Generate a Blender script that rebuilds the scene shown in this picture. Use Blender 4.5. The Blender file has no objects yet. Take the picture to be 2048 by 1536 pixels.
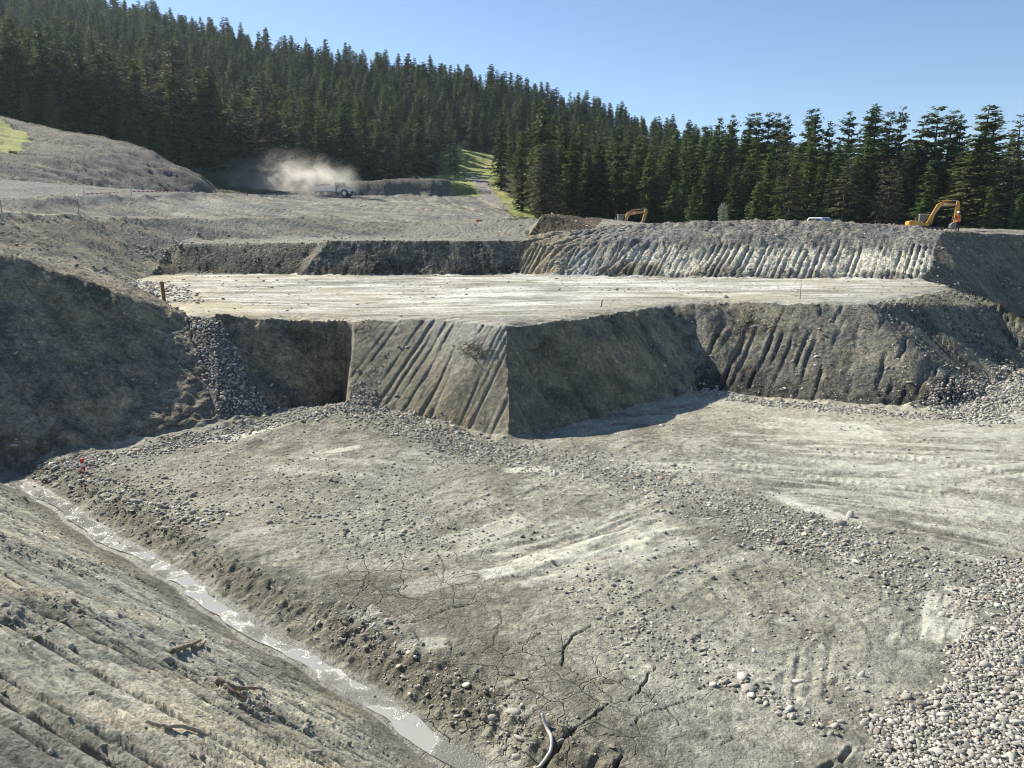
import bpy, bmesh, math, random
import numpy as np
from mathutils import Vector, Matrix, Euler, geometry
R = math.radians
rng = np.random.default_rng(7)
random.seed(7)
scene = bpy.context.scene
COL = scene.collection

# ---------------------------------------------------------------- camera
EYE = 7.5                       # metres above the pit floor
TILT = R(11.5)
FPX = 1540.0                    # focal length in pixels of the 2048-wide photograph
cam_d = bpy.data.cameras.new('camera')
cam_d.sensor_width = 36.0
cam_d.lens = FPX / 2048.0 * 36.0
cam_d.clip_start = 0.1
cam_d.clip_end = 6000
cam = bpy.data.objects.new('camera', cam_d)
cam.location = (0, 0, EYE)
cam.rotation_euler = (R(90) - TILT, 0, 0)
COL.objects.link(cam)
scene.camera = cam

# ---------------------------------------------------------------- light
SUN_AZ = R(-52)                 # from straight ahead (+y), negative = to the left
SUN_EL = R(37)
sdir = Vector((math.sin(SUN_AZ) * math.cos(SUN_EL), math.cos(SUN_AZ) * math.cos(SUN_EL), math.sin(SUN_EL)))
sun_d = bpy.data.lights.new('sun', 'SUN')
sun_d.energy = 5.0
sun_d.angle = R(0.5)
sun_d.color = (1.0, 0.94, 0.835)
sun = bpy.data.objects.new('sun', sun_d)
sun.rotation_euler = sdir.to_track_quat('Z', 'Y').to_euler()
sun.location = sdir * 100
COL.objects.link(sun)

world = bpy.data.worlds.new('World')
scene.world = world
world.use_nodes = True
wn = world.node_tree
wn.nodes.clear()
w_out = wn.nodes.new('ShaderNodeOutputWorld')
w_bg = wn.nodes.new('ShaderNodeBackground')
w_sky = wn.nodes.new('ShaderNodeTexSky')
w_sky.sky_type = 'NISHITA'
w_sky.sun_disc = False
w_sky.sun_elevation = SUN_EL
w_sky.sun_rotation = SUN_AZ
w_sky.altitude = 1600
w_sky.air_density = 1.0
w_sky.dust_density = 0.55
w_sky.ozone_density = 3.0
w_bg.inputs['Strength'].default_value = 0.088
wn.links.new(w_sky.outputs[0], w_bg.inputs['Color'])
wn.links.new(w_bg.outputs[0], w_out.inputs['Surface'])

vs = scene.view_settings
vs.view_transform = 'Standard'
vs.look = 'None'
vs.gamma = 1.0
vs.exposure = 0.80
vs.use_curve_mapping = False
scene.cycles.max_bounces = 6
scene.cycles.diffuse_bounces = 3
scene.cycles.glossy_bounces = 2
scene.cycles.transmission_bounces = 3
scene.cycles.transparent_max_bounces = 8
scene.cycles.volume_bounces = 2
scene.cycles.filter_width = 1.1
scene.cycles.caustics_reflective = False
scene.cycles.caustics_refractive = False
scene.cycles.sample_clamp_indirect = 4.0

# ---------------------------------------------------------------- helpers: survey points
SINT, COST = math.sin(TILT), math.cos(TILT)
def ray(u, v):
    xc = (u - 1024.0) / FPX
    yc = -(v - 768.0) / FPX
    return xc, COST + SINT * yc, -SINT + COST * yc
def P(u, v, z):                 # where the line of sight meets the level z
    dx, dy, dz = ray(u, v)
    t = (z - EYE) / dz
    return (dx * t, dy * t, z)
def Q(u, v, Y):                 # the point of the line of sight that lies Y metres ahead
    dx, dy, dz = ray(u, v)
    t = Y / dy
    return (dx * t, Y, EYE + dz * t)
def pix(x, y, z):
    a = y * COST - (z - EYE) * SINT
    b = y * SINT + (z - EYE) * COST
    return 1024 + FPX * x / a, 768 - FPX * b / a

# ---------------------------------------------------------------- helpers: noise
def _hash(ix, iy, seed):
    h = (ix.astype(np.int64) * 374761393 + iy.astype(np.int64) * 668265263 + seed * 974634777) & 0xFFFFFFFF
    h = ((h ^ (h >> 13)) * 1274126177) & 0xFFFFFFFF
    h = h ^ (h >> 16)
    return (h & 0xFFFF).astype(np.float32) / 65535.0
def vnoise(x, y, seed=0):       # value noise, -1..1
    x = np.asarray(x, dtype=np.float64); y = np.asarray(y, dtype=np.float64)
    ix = np.floor(x); iy = np.floor(y)
    fx = (x - ix).astype(np.float32); fy = (y - iy).astype(np.float32)
    fx = fx * fx * (3 - 2 * fx); fy = fy * fy * (3 - 2 * fy)
    ix = ix.astype(np.int64); iy = iy.astype(np.int64)
    a = _hash(ix, iy, seed); b = _hash(ix + 1, iy, seed)
    c = _hash(ix, iy + 1, seed); d = _hash(ix + 1, iy + 1, seed)
    return ((a + (b - a) * fx) * (1 - fy) + (c + (d - c) * fx) * fy) * 2 - 1
def fbm(x, y, seed=0, octs=4, gain=0.5):
    s = 0; a = 1.0; n = 0
    for o in range(octs):
        ca, sa = math.cos(o * 1.1 + .3), math.sin(o * 1.1 + .3)
        s = s + a * vnoise((x * ca - y * sa) * 2 ** o + 17.3 * o, (x * sa + y * ca) * 2 ** o - 9.1 * o, seed + o)
        n += a; a *= gain
    return s / n
def sstep(a, b, x):
    t = np.clip((x - a) / (b - a), 0, 1)
    return t * t * (3 - 2 * t)
def inpoly(px, py, poly):
    inside = np.zeros(px.shape, bool)
    n = len(poly)
    for i in range(n):
        x0, y0 = poly[i][0], poly[i][1]; x1, y1 = poly[(i + 1) % n][0], poly[(i + 1) % n][1]
        if y0 == y1: continue
        c = ((y0 > py) != (y1 > py)) & (px < (x1 - x0) * (py - y0) / (y1 - y0) + x0)
        inside ^= c
    return inside
def distline(px, py, pts):      # distance to a polyline (plan view), and the parameter along it in metres
    best = np.full(px.shape, 1e9); par = np.zeros(px.shape); acc = 0
    for i in range(len(pts) - 1):
        ax, ay = pts[i][0], pts[i][1]; bx, by = pts[i + 1][0], pts[i + 1][1]
        L2 = (bx - ax) ** 2 + (by - ay) ** 2; L = math.sqrt(L2)
        t = np.clip(((px - ax) * (bx - ax) + (py - ay) * (by - ay)) / L2, 0, 1)
        d = np.hypot(px - ax - t * (bx - ax), py - ay - t * (by - ay))
        m = d < best
        best = np.where(m, d, best); par = np.where(m, acc + t * L, par); acc += L
    return best, par
# ================================================================ TERRAIN: breaklines surveyed from the photograph
ZT = 3.8                                                    # the middle terrace
toe_left = [(-40, 4, 0.3), (-26, 15.5, 0.0), P(0, 925, 0), P(200, 895, 0), P(440, 845, .2)]
crest_left = [(-46, 12, 8.6), (-30, 22, 7.3), Q(0, 510, 31), Q(130, 540, 33.5), Q(240, 568, 36), P(345, 612, ZT)]
chute_l = [P(440, 845, .2), P(372, 628, ZT)]
chute_r = [P(545, 834, .1), P(432, 631, ZT)]
toe_notch = [P(440, 845, .2), P(545, 834, .1), P(600, 825, -.05), P(690, 810, -.05)]
top_notch = [P(345, 612, ZT), P(372, 628, ZT), P(432, 631, ZT), P(560, 632, 3.7), P(690, 636, 3.6)]
toe_corner_l = [P(690, 810, -.05), P(701, 804, .75), P(760, 818, .56), P(860, 840, .37), P(1010, 880, 0)]
top_corner_l = [P(690, 636, 3.6), P(705, 635, 3.65), P(770, 634, 3.7), P(860, 634, 3.75), P(1012, 646, ZT)]
toe_corner_r = [P(1010, 880, 0), P(1200, 836, .05), P(1390, 783, .15)]
top_corner_r = [P(1012, 646, ZT), P(1130, 637, ZT), P(1260, 616, ZT), P(1345, 606, ZT), P(1392, 603, ZT)]
toe_right = [P(1390, 783, .15), P(1500, 792, .15), P(1700, 810, .1), P(1880, 818, .1), P(1955, 800, .1), P(2048, 738, .2), (34.0, 44.0, .3)]
top_right = [P(1392, 603, ZT), P(1460, 600, ZT), P(1600, 604, ZT), P(1740, 606, ZT)]
top_berm = [P(1740, 606, ZT), P(1905, 573, ZT)]
spur = [P(1905, 573, ZT), Q(1985, 612, 45), Q(2048, 655, 43), (34.0, 44.0, .3)]
berm_edge = [P(1740, 606, ZT), P(1955, 800, .1)]
end_toe = [P(1905, 573, ZT), (29.3, 49.0, 2.6), (33.0, 53.0, .7), (42.0, 62.0, .5), (60, 80, .5)]
back_l_toe = [P(300, 553, ZT), P(350, 548, ZT), P(590, 549, ZT)]
back_l_top = [Q(345, 490, 66.5), Q(360, 487, 65.4), Q(632, 485, 65.4)]
back_r_toe = [P(590, 549, ZT), P(600, 552, ZT), P(860, 551, ZT), P(1040, 550, ZT)]
back_r_top = [Q(632, 485, 65.4), Q(655, 481, 62.9), Q(860, 481, 63.3), Q(1050, 482, 64.0)]
left_toe = [P(345, 612, ZT), P(300, 588, ZT), P(258, 563, ZT), P(300, 553, ZT)]
rchute = [P(300, 553, ZT), Q(335, 500, 67), Q(345, 490, 66.5)]
up_toe = [P(1040, 550, ZT), P(1110, 552, ZT), P(1250, 554, ZT), P(1400, 556, ZT), P(1700, 557, ZT), P(1850, 560, ZT)]
up_mid = [Q(1050, 482, 64.0), Q(1130, 492, 62.6), Q(1250, 478, 62.6), Q(1400, 472, 62.4), Q(1500, 470, 62.4), Q(1700, 472, 62.4), Q(1850, 480, 62.2), Q(1880, 478, 63)]
up_crest = [Q(1050, 470, 66), Q(1120, 466, 66), Q(1210, 453, 66.5), Q(1290, 447.5, 66.5), Q(1400, 443, 66), Q(1500, 440, 65.5), Q(1640, 442.5, 65.5), Q(1720, 445, 65.5), Q(1820, 452, 66), Q(1890, 461, 67), Q(1960, 463, 70), Q(2048, 470, 76), Q(2300, 476, 90), Q(2700, 480, 110)]
end_edge = [P(1850, 560, ZT), Q(1880, 478, 63), Q(1890, 461, 67)]
terr_r = [P(1905, 573, ZT), P(1850, 560, ZT)]
left_bench = [(-75, 34, 10.6), Q(-200, 424, 52), Q(0, 428, 58), Q(160, 432, 66), Q(240, 438, 70), Q(335, 441, 75), Q(500, 436, 84), Q(640, 440, 92), Q(760, 447, 97), Q(830, 450.5, 95)]
left_bench_in = [(-80, 37, 10.8)] + [(lambda q: (q[0], q[1], q[2] + .15))(Q(u, v - .6, Yd + 4.0)) for u, v, Yd in ((-200, 424, 52), (0, 428, 58), (160, 432, 66), (240, 438, 70), (335, 441, 75), (500, 436, 84), (640, 440, 92))]
slope_base = [Q(345, 490, 66.5), Q(390, 480, 73), Q(560, 479, 78), Q(757, 477, 86)]
lit_base = [Q(757, 477, 86), Q(900, 476, 80), Q(1045, 471, 75)]
lit_corner = [Q(757, 477, 86), Q(830, 450.5, 95)]
lit_top = [Q(830, 450.5, 95), Q(950, 446.5, 90), Q(1060, 443, 86), Q(1110, 446, 84)]
crest_up = [(-84, 40, 11.6), Q(-200, 400, 60), Q(0, 402, 66), Q(160, 400, 76), Q(400, 391, 102), Q(580, 393, 135), Q(640, 397, 165), Q(750, 401, 178), Q(810, 403, 178), Q(900, 411, 165), Q(940, 424, 148), Q(1010, 441, 125)]
crest_up2 = [Q(750, 401, 178), Q(765, 394, 187), Q(780, 391.5, 190)]
crest_up3 = [Q(960, 392, 190), Q(1000, 415, 170), Q(1040, 440, 140)]
road_back = [(-100, 62, 14.0), Q(-150, 352, 92), Q(0, 357, 96), Q(200, 377, 112), Q(300, 383, 124), Q(432, 387, 146), Q(560, 388.5, 172), Q(690, 391, 188)]
mound_mid = [(-128, 80, 22), Q(0, 308, 118), Q(150, 318, 124), Q(300, 345, 134), Q(400, 368, 143), Q(432, 387, 146)]
mound_top = [(-150, 100, 36), Q(-60, 215, 150), Q(20, 237, 152), Q(160, 265, 152), Q(300, 302, 150), Q(400, 350, 152), Q(440, 380, 156)]
grass_edge = [Q(-60, 300, 118), Q(45, 300, 130), Q(20, 237, 152)]
heap_base = [Q(690, 391, 188), Q(780, 391.5, 190), Q(905, 391.5, 190.5), Q(960, 392, 190)]
heap_top = [Q(725, 362, 192.5), Q(790, 358, 192.8), Q(880, 358, 193.2)]
heap_back = [Q(715, 368, 212), Q(880, 361, 214)]
rheap_base = [Q(1056, 470, 66.6), Q(1120, 464.5, 67.2), Q(1190, 461, 67.5)]
rheap_top = [Q(1080, 430, 69), Q(1130, 437, 69.3), Q(1185, 456, 69)]
rheap_ridge = [Q(1080, 430, 69), Q(1110, 428, 74), Q(1165, 437, 80), Q(1215, 452, 84)]
meadow_pts = [Q(830, 352, 216), Q(900, 305, 270), Q(960, 300, 290), Q(1000, 330, 262), Q(985, 362, 225), Q(940, 365, 222), Q(1000, 388, 200), Q(1050, 425, 165), Q(1060, 440, 150), Q(1010, 442, 135)]
plateau = [(22, 75, 7.1), (30, 74, 7.0), (36, 75, 7.0), (45.5, 84, 6.85), (8, 95, 7.4), (19.3, 132, 7.1), (45, 115, 7.2), (70, 120, 7.0), (100, 130, 6.5), (22, 160, 7.4), (60, 165, 8.0), (110, 170, 8.0), (3, 130, 7.8), Q(1990, 458.5, 84), Q(2048, 461, 84), (160, 180, 8), (200, 120, 6)]
hills = []
for (u, v, Y) in [(-700, 0, 420), (-300, -40, 460), (0, 20, 480), (150, 42, 480), (270, 75, 480), (400, 118, 480), (470, 152, 480), (500, 172, 470), (525, 150, 420),
                  (620, 165, 415), (750, 182, 410), (870, 196, 405), (1000, 226, 390), (1100, 248, 375), (1200, 275, 355), (1350, 312, 325), (1500, 345, 300), (1700, 385, 280), (1900, 405, 270), (2048, 410, 270), (2500, 415, 270)]:
    hills.append(Q(u, v - (24 if u < 1250 else 10), Y))
mids = []
for (u, v, Y) in [(-700, 110, 240), (-300, 160, 250), (0, 160, 260), (200, 190, 270), (400, 235, 280), (480, 262, 290), (600, 272, 280), (750, 285, 285), (870, 290, 300), (1050, 330, 280), (1200, 365, 250), (1350, 395, 230), (1500, 410, 215), (1700, 425, 210)]:
    mids.append(Q(u, v - (16 if u < 1150 else 4), Y))
fronts = []
for (u, v, Y) in [(-60, 232, 172), (60, 255, 170), (200, 285, 172), (330, 325, 172), (440, 372, 176), (560, 366, 205), (690, 368, 218), (780, 362, 230)]:
    fronts.append(Q(u, v, Y))
behind = []
for (x, y, z) in hills:
    behind.append((x * 1.7, y * 1.7, z * .55))
outer = [(-900, -60, 6), (-900, 900, 60), (0, 1100, 20), (900, 900, 5), (900, -60, 3), (0, -60, 5.5), (-60, -60, 8), (60, -60, 3), (60, 20, 0), (45, 35, .2), (-20, -20, .2), (20, -10, 0), (55, 60, .4), (80, 60, 3)]
floor_pts = [(-5, 20, 0), (5, 20, 0), (15, 22, 0), (10, 12, 0), (25, 25, 0.05), (0, 12, 0), (-10, 25, 0.02), (5, 28, 0.05), (20, 32, 0.05)]

LINES = [toe_left, crest_left, chute_l, chute_r, toe_notch, top_notch, toe_corner_l, top_corner_l, [toe_corner_l[-1], top_corner_l[-1]], [toe_corner_l[0], top_corner_l[0]], [toe_corner_l[1], top_corner_l[1]], [toe_corner_l[2], top_corner_l[2]], [toe_corner_l[3], top_corner_l[3]],
         toe_corner_r, top_corner_r, [toe_corner_r[-1], top_corner_r[-1]], toe_right, top_right, top_berm, spur, berm_edge, end_toe,
         back_l_toe, back_l_top, back_r_toe, back_r_top, left_toe, rchute, up_toe, up_mid, up_crest, end_edge, terr_r,
         left_bench, left_bench_in, slope_base, lit_base, lit_corner, lit_top, crest_up, crest_up2, crest_up3, road_back, mound_mid, mound_top, heap_base, heap_top, heap_back,
         rheap_base, rheap_top, rheap_ridge]
LOOSE = meadow_pts + plateau + hills + mids + fronts + behind + outer + floor_pts

def build_tin():
    pts, index, edges = [], {}, []
    def add(p):
        k = (round(p[0], 3), round(p[1], 3))
        if k not in index:
            index[k] = len(pts); pts.append(p)
        return index[k]
    for ln in LINES:
        ids = [add(p) for p in ln]
        edges += [(a, b) for a, b in zip(ids[:-1], ids[1:]) if a != b]
    for p in LOOSE: add(p)
    co = [Vector((p[0], p[1])) for p in pts]
    vo, eo, fo, ov, oe, of = geometry.delaunay_2d_cdt(co, edges, [], 0, 1e-4)
    xy = np.array([[v.x, v.y] for v in vo]); z = np.zeros(len(vo)); bad = []
    for i, src in enumerate(ov):
        if src: z[i] = pts[src[0]][2]
        else: bad.append(i)
    for i in bad:                # a crossing of two breaklines: take the nearer line's height
        best = None
        for a, b in edges:
            ax, ay, az = pts[a]; bx, by, bz = pts[b]
            L2 = (bx - ax) ** 2 + (by - ay) ** 2
            t = max(0, min(1, ((xy[i, 0] - ax) * (bx - ax) + (xy[i, 1] - ay) * (by - ay)) / L2))
            d = math.hypot(xy[i, 0] - ax - t * (bx - ax), xy[i, 1] - ay - t * (by - ay))
            if best is None or d < best[0]: best = (d, az + t * (bz - az))
        z[i] = best[1]
        print('TIN crossing at', xy[i], 'pixel', pix(xy[i, 0], xy[i, 1], z[i]))
    return xy, z, [tuple(f) for f in fo]
TXY, TZ, TF = build_tin()
def tin(px, py):
    shp = px.shape
    px = px.ravel(); py = py.ravel()
    out = np.zeros(px.shape)
    order = np.argsort(py, kind='stable'); sy = py[order]
    for f in TF:
        (x0, y0), (x1, y1), (x2, y2) = TXY[f[0]], TXY[f[1]], TXY[f[2]]
        lo, hi = np.searchsorted(sy, min(y0, y1, y2) - 1e-6), np.searchsorted(sy, max(y0, y1, y2) + 1e-6)
        if hi <= lo: continue
        idx = order[lo:hi]
        qx = px[idx]
        m = (qx >= min(x0, x1, x2) - 1e-6) & (qx <= max(x0, x1, x2) + 1e-6)
        idx = idx[m]
        if len(idx) == 0: continue
        d = (y1 - y2) * (x0 - x2) + (x2 - x1) * (y0 - y2)
        if abs(d) < 1e-12: continue
        qx = px[idx]; qy = py[idx]
        a = ((y1 - y2) * (qx - x2) + (x2 - x1) * (qy - y2)) / d
        b = ((y2 - y0) * (qx - x2) + (x0 - x2) * (qy - y2)) / d
        c = 1 - a - b
        m = (a >= -1e-7) & (b >= -1e-7) & (c >= -1e-7)
        out[idx[m]] = (a * TZ[f[0]] + b * TZ[f[1]] + c * TZ[f[2]])[m]
    return out.reshape(shp)

# near slope (the one the camera stands on) and the ditch at its foot
DA = P(40, 985, -.3); DB = P(905, 1545, -.3)
_dl = math.hypot(DB[0] - DA[0], DB[1] - DA[1])
DDX, DDY = (DB[0] - DA[0]) / _dl, (DB[1] - DA[1]) / _dl     # along the ditch, towards the camera side
DNX, DNY = DDY, -DDX                                        # towards the near slope
NEAR_TAN = .80
def ditch_coords(px, py):
    s = (px - DA[0]) * DDX + (py - DA[1]) * DDY
    d = (px - DA[0]) * DNX + (py - DA[1]) * DNY              # > 0 on the near slope
    d = d + (.07 * np.sin(s * .9) + .04 * np.sin(s * 2.7 + 1)) * np.clip(1.2 - np.abs(d), 0, 1)
    return s, d
def warp(px, py):
    k = np.clip(np.hypot(px, py) / 20, .3, 2.5)
    return (px + k * (.13 * fbm(px / 2.6, py / 2.6, 801, 2) + .018 * vnoise(px / .3, py / .3, 803)), py + k * (.13 * fbm(px / 2.6, py / 2.6, 802, 2) + .018 * vnoise(px / .3, py / .3, 804)))
def base_z(px, py):
    z = tin(*warp(px, py))
    s, d = ditch_coords(px, py)
    near = np.minimum(-.3 + NEAR_TAN * np.maximum(d, 0), 5.55 + .02 * d)
    cut = np.where(d > 0, -.3, np.where(d > -.55, -.3, -.3 + .3 * sstep(.55, 1.5, -d)))
    zz = np.where(z < .6, z + np.where(d > -1.5, cut, 0), z)
    return np.where(d > 0, np.maximum(near, np.where(z > .6, z, -9)), zz)
# ================================================================ TERRAIN: the fine surface
_hit_t = np.concatenate([np.linspace(2, 90, 1500), np.geomspace(90.1, 700, 900)])
def hit(u, v):                  # where a line of sight first meets the bare ground
    dx, dy, dz = ray(u, v)
    z = base_z(dx * _hit_t, dy * _hit_t)
    k = np.nonzero(EYE + dz * _hit_t <= z)[0]
    k = k[0] if len(k) else len(_hit_t) - 1
    t = _hit_t[k]
    return (dx * t, dy * t, float(z[k]))
def make_grid():
    az = np.concatenate([np.linspace(-78, -39, 60)[:-1], np.linspace(-39, 39, 880), np.linspace(39, 78, 60)[1:]])
    r = [.25]
    while r[-1] < 1050:
        q = r[-1]
        r.append(q * (1 + (.05 if q < 2 else .0075 if q < 8 else .0034 if q < 26.3 else .0017 if q < 36 else .006 if q < 56 else .0021 if q < 67 else .0055 if q < 110 else .0075 if q < 200 else .022)))
    return np.radians(az), np.array(r)
GAZ, GR = make_grid()
_A, _RR = np.meshgrid(GAZ, GR)
X, Y = _RR * np.sin(_A), _RR * np.cos(_A)
Z0 = base_z(X, Y)
DS, DD = ditch_coords(X, Y)
DEPTH = _RR
print('grid', X.shape)

def cat(*ls):
    out = []
    for l in ls:
        for p in l:
            if not out or (abs(out[-1][0] - p[0]) + abs(out[-1][1] - p[1])) > 1e-6: out.append(p)
    return out
rv = lambda l: l[::-1]
REGS = [   # name, polygon in plan
    ('left_bank', cat(toe_left, rv(top_notch[:2]), rv(crest_left))),
    ('gravel_chute', cat(chute_l, rv(chute_r))),
    ('notch_bank', cat(toe_notch[1:], rv(top_notch[2:]))),
    ('corner_left', cat(toe_corner_l, rv(top_corner_l))),
    ('corner_right', cat(toe_corner_r, rv(top_corner_r))),
    ('lower_bank', cat(toe_right[:5], rv(berm_edge), rv(top_right))),
    ('berm_face', cat(berm_edge, toe_right[5:], rv(spur), rv(top_berm))),
    ('terrace', cat(top_notch, top_corner_l, top_corner_r, top_right, top_berm, terr_r, rv(up_toe), rv(back_r_toe), rv(back_l_toe), rv(left_toe))),
    ('back_wall_left', cat(back_l_toe, rv(back_l_top), rv(rchute)[:1])),
    ('back_wall_right', cat(back_r_toe, rv(back_r_top))),
    ('upper_bank', cat(up_toe, end_edge[1:2], rv(up_mid))),
    ('upper_bank', cat(up_mid, rv(up_crest[:10]))),
    ('end_face', cat(end_edge, up_crest[10:], rv(end_toe), terr_r[1:])),
    ('left_slope', cat(crest_left, left_toe, rchute, [left_bench[5]], rv(left_bench[:5]))),
    ('bench', cat(back_l_top, back_r_top[1:], [up_crest[0], lit_base[-1]], rv(lit_base), rv(slope_base))),
    ('mid_slope', cat(slope_base, lit_corner[1:], rv(left_bench[5:]))),
    ('lit_slope', cat(lit_base, rv(lit_top))),
    ('upper_slope', cat(left_bench, lit_top[1:3], rv(crest_up))),
    ('haul_road', cat(crest_up[:8], crest_up2[1:], heap_base[:1], rv(road_back))),
    ('gravel_mound', cat(road_back[:6], mound_top[-1:], rv(mound_top))),
    ('far_slope', cat(crest_up[7:], rv(crest_up3), rv(heap_base)[1:3], rv(crest_up2))),
    ('far_heap', cat(heap_base[:3], rv(heap_back))),
    ('dirt_heap', cat(rheap_base, rheap_ridge[3:], rv(rheap_ridge))),
    ('pit_floor', cat(toe_left, toe_notch, toe_corner_l, toe_corner_r, toe_right, [(60, 60, 0), (60, 15, 0), (30, -30, 0), (-30, -30, 0)])),
]
NAMES = ['hillside', 'near_slope'] + [n for i, (n, _) in enumerate(REGS) if n not in [m for m, _ in REGS[:i]]] + ['plateau', 'meadow']
RID = {n: i for i, n in enumerate(NAMES)}
MEADOWS = [[Q(815, 356, 212), Q(870, 330, 232), Q(880, 300, 270), Q(930, 292, 300), Q(1000, 318, 275), Q(1005, 345, 245), Q(1000, 370, 215), Q(1040, 400, 185), Q(1075, 442, 150), Q(1035, 442, 138), Q(1000, 413, 171), Q(962, 392, 190), Q(905, 392, 191)],
           [Q(-90, 330, 110), Q(-10, 312, 117), Q(45, 300, 128), Q(42, 262, 142), Q(20, 237, 152), Q(60, 230, 165), Q(-120, 180, 180)]]
ROADS = [[Q(944, 356, 236), Q(962, 366, 224), Q(968, 380, 210), Q(975, 395, 196), Q(988, 412, 178), Q(1000, 422, 168)]]
def classify(x, y, d):
    xx, yy = warp(x, y)
    r = np.zeros(x.shape, np.int16)
    done = np.zeros(x.shape, bool)
    for n, poly in REGS:
        m = ~done & inpoly(xx, yy, poly)
        r[m] = RID[n]; done |= m
    pl = ~done & (y > 40) & (y < 150) & inpoly(xx, yy, cat(up_crest, [(160, 150), (120, 160), (50, 165), (10, 150)], [Q(1060, 441, 130), Q(1062, 443, 86)]))
    r[pl] = RID['plateau']; done |= pl
    for m_ in MEADOWS:
        m = inpoly(x + 2.5 * fbm(x / 6, y / 6, 3, 3), y + 5 * fbm(x / 6, y / 6, 4, 3), m_)
        m &= (r == RID['hillside']) | (r == RID['gravel_mound']) if m_ is MEADOWS[1] else (r == RID['hillside'])
        r[m] = RID['meadow']
    r[d > 0] = RID['near_slope']
    # the left bank stands in front of the near slope where the two meet
    lb = inpoly(x, y, REGS[0][1])
    return np.where((d > 0) & lb & (tin(x, y) > np.minimum(-.3 + NEAR_TAN * d, 5.55)), RID['left_bank'], r).astype(np.int16)
REG = classify(X, Y, DD)
is_ = lambda n: REG == RID[n]

def axis(pa, pb):               # unit plan direction of a groove seen in the photograph
    a, b = hit(*pa), hit(*pb)
    L = math.hypot(b[0] - a[0], b[1] - a[1])
    return (b[0] - a[0]) / L, (b[1] - a[1]) / L
def grooves(m, ax, lam, amp, seed, sharp=3.0, wander=.35, stretch=6.0, patch=0.5, hscale=None):
    """Tooth marks of a digger bucket: furrows along ax, lam metres apart, broken up along their length."""
    x, y = X[m], Y[m]
    l = x * ax[0] + y * ax[1]; c = -x * ax[1] + y * ax[0]
    c = c + wander * lam * fbm(l / (stretch * lam), c / (4 * lam), seed, 3) + 1.2 * lam * vnoise(c / (6 * lam) + 3, l * 0, seed + 5)
    ph = c / lam
    k = np.floor(ph); f = ph - k
    depth = .35 + .65 * _hash(k.astype(np.int64), np.zeros(k.shape, np.int64), seed + 1)
    on = sstep(-.25 - patch, .55 - patch, vnoise(k * 7.31, l / (stretch * lam), seed + 2))
    off = .25 + .5 * _hash(k.astype(np.int64), np.ones(k.shape, np.int64), seed + 3)
    t = np.abs(f - off) / .5
    fur = np.exp(-(t * sharp) ** 2)                       # furrow
    saw = ((f - off) % 1.0) - .5                          # each tooth leaves a slightly tilted band
    brk = .85 + .28 * vnoise(l / (2.2 * lam), k * 3.7, seed + 8)
    return amp * on * depth * brk * (.5 * saw - fur)

DZ = np.zeros(X.shape)
# base relief of bare earth everywhere; gentler on worked surfaces
rough = np.full(X.shape, .5)
for n, v in dict(hillside=3.0, near_slope=.75, left_bank=2.0, gravel_chute=.5, notch_bank=1.9, corner_left=.32, corner_right=.6, lower_bank=1.0, berm_face=.7, terrace=.35, back_wall_left=1.3,
                 back_wall_right=1.3, upper_bank=.9, end_face=.9, left_slope=1.1, bench=.5, mid_slope=1.0, lit_slope=1.1, upper_slope=1.2, haul_road=.9, gravel_mound=2.2, far_slope=1.4, far_heap=1.8,
                 dirt_heap=1.5, pit_floor=.42, plateau=1.0, meadow=1.5).items():
    rough[is_(n)] = v
edge = sstep(0, .6, np.abs(Z0 - ZT)) * .7 + .3
DZ += rough * (.10 * fbm(X / 2.2, Y / 2.2, 11, 4) + .045 * fbm(X / .5, Y / .5, 12, 3) + .05 * (np.clip(rough, .5, 2) - .5) * (.5 - np.abs(fbm(X / .75, Y / .75, 15, 3))) + .022 * np.abs(fbm(X / .17, Y / .17, 13, 2)) * (DEPTH < 75))
far = DEPTH > 75
DZ[far] += (rough * .25 * fbm(X / 7, Y / 7, 14, 3))[far]
clod = np.maximum(vnoise(X / .21, Y / .21, 31) - .35, 0) + .7 * np.maximum(vnoise(X / .12 + 5, Y / .12, 32) - .35, 0)
DZ += clod * .05 * np.clip(rough, 0, 1.3) * (DEPTH < 60)

def put(name, pa, pb, lam, amp, seed, zr=None, **kw):
    m = is_(name)
    g = grooves(m, axis(pa, pb), lam, amp, seed, **kw)
    if zr: zz_ = Z0[m] + .5 * fbm(X[m] / 1.3, Y[m] / 1.3, seed + 7, 3); g = g * sstep(zr[1] + .35, zr[1] - .35, zz_) * sstep(zr[0] - .3, zr[0] + .3, zz_)
    DZ[m] += g
    return m
_d0 = DZ.copy()
put('corner_left', (1000, 700), (940, 850), .40, .23, 101, sharp=4.6, patch=.12, stretch=6, wander=.14)
put('corner_left', (995, 690), (925, 840), .27, .09, 102, sharp=3, patch=-.2, stretch=8, wander=.14)
_cl = is_('corner_left'); DZ[_cl] = _d0[_cl] + (DZ[_cl] - _d0[_cl]) * (.3 + .7 * sstep(-6.5, -2.5, X[_cl] + .8 * fbm(X[_cl], Y[_cl], 1011, 2)))
put('corner_right', (1060, 690), (1160, 850), .52, .28, 103, sharp=4, patch=.3, stretch=9, wander=.12)
put('lower_bank', (1640, 690), (1605, 790), .55, .23, 104, zr=(.25, 2.5), sharp=4, patch=.2, stretch=4)
put('lower_bank', (1720, 640), (1690, 720), .5, .14, 1042, zr=(1.5, 3.9), sharp=4, patch=-.15, stretch=3)
put('lower_bank', (1440, 640), (1400, 720), 1.4, .10, 1041, sharp=3.0, patch=-.1, stretch=3)
put('berm_face', (1790, 640), (1940, 780), .32, .22, 105, wander=.12, sharp=3, patch=.35, stretch=14)
put('left_bank', (110, 560), (260, 760), 1.5, .26, 106, sharp=3.5, patch=.0, stretch=3)
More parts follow.
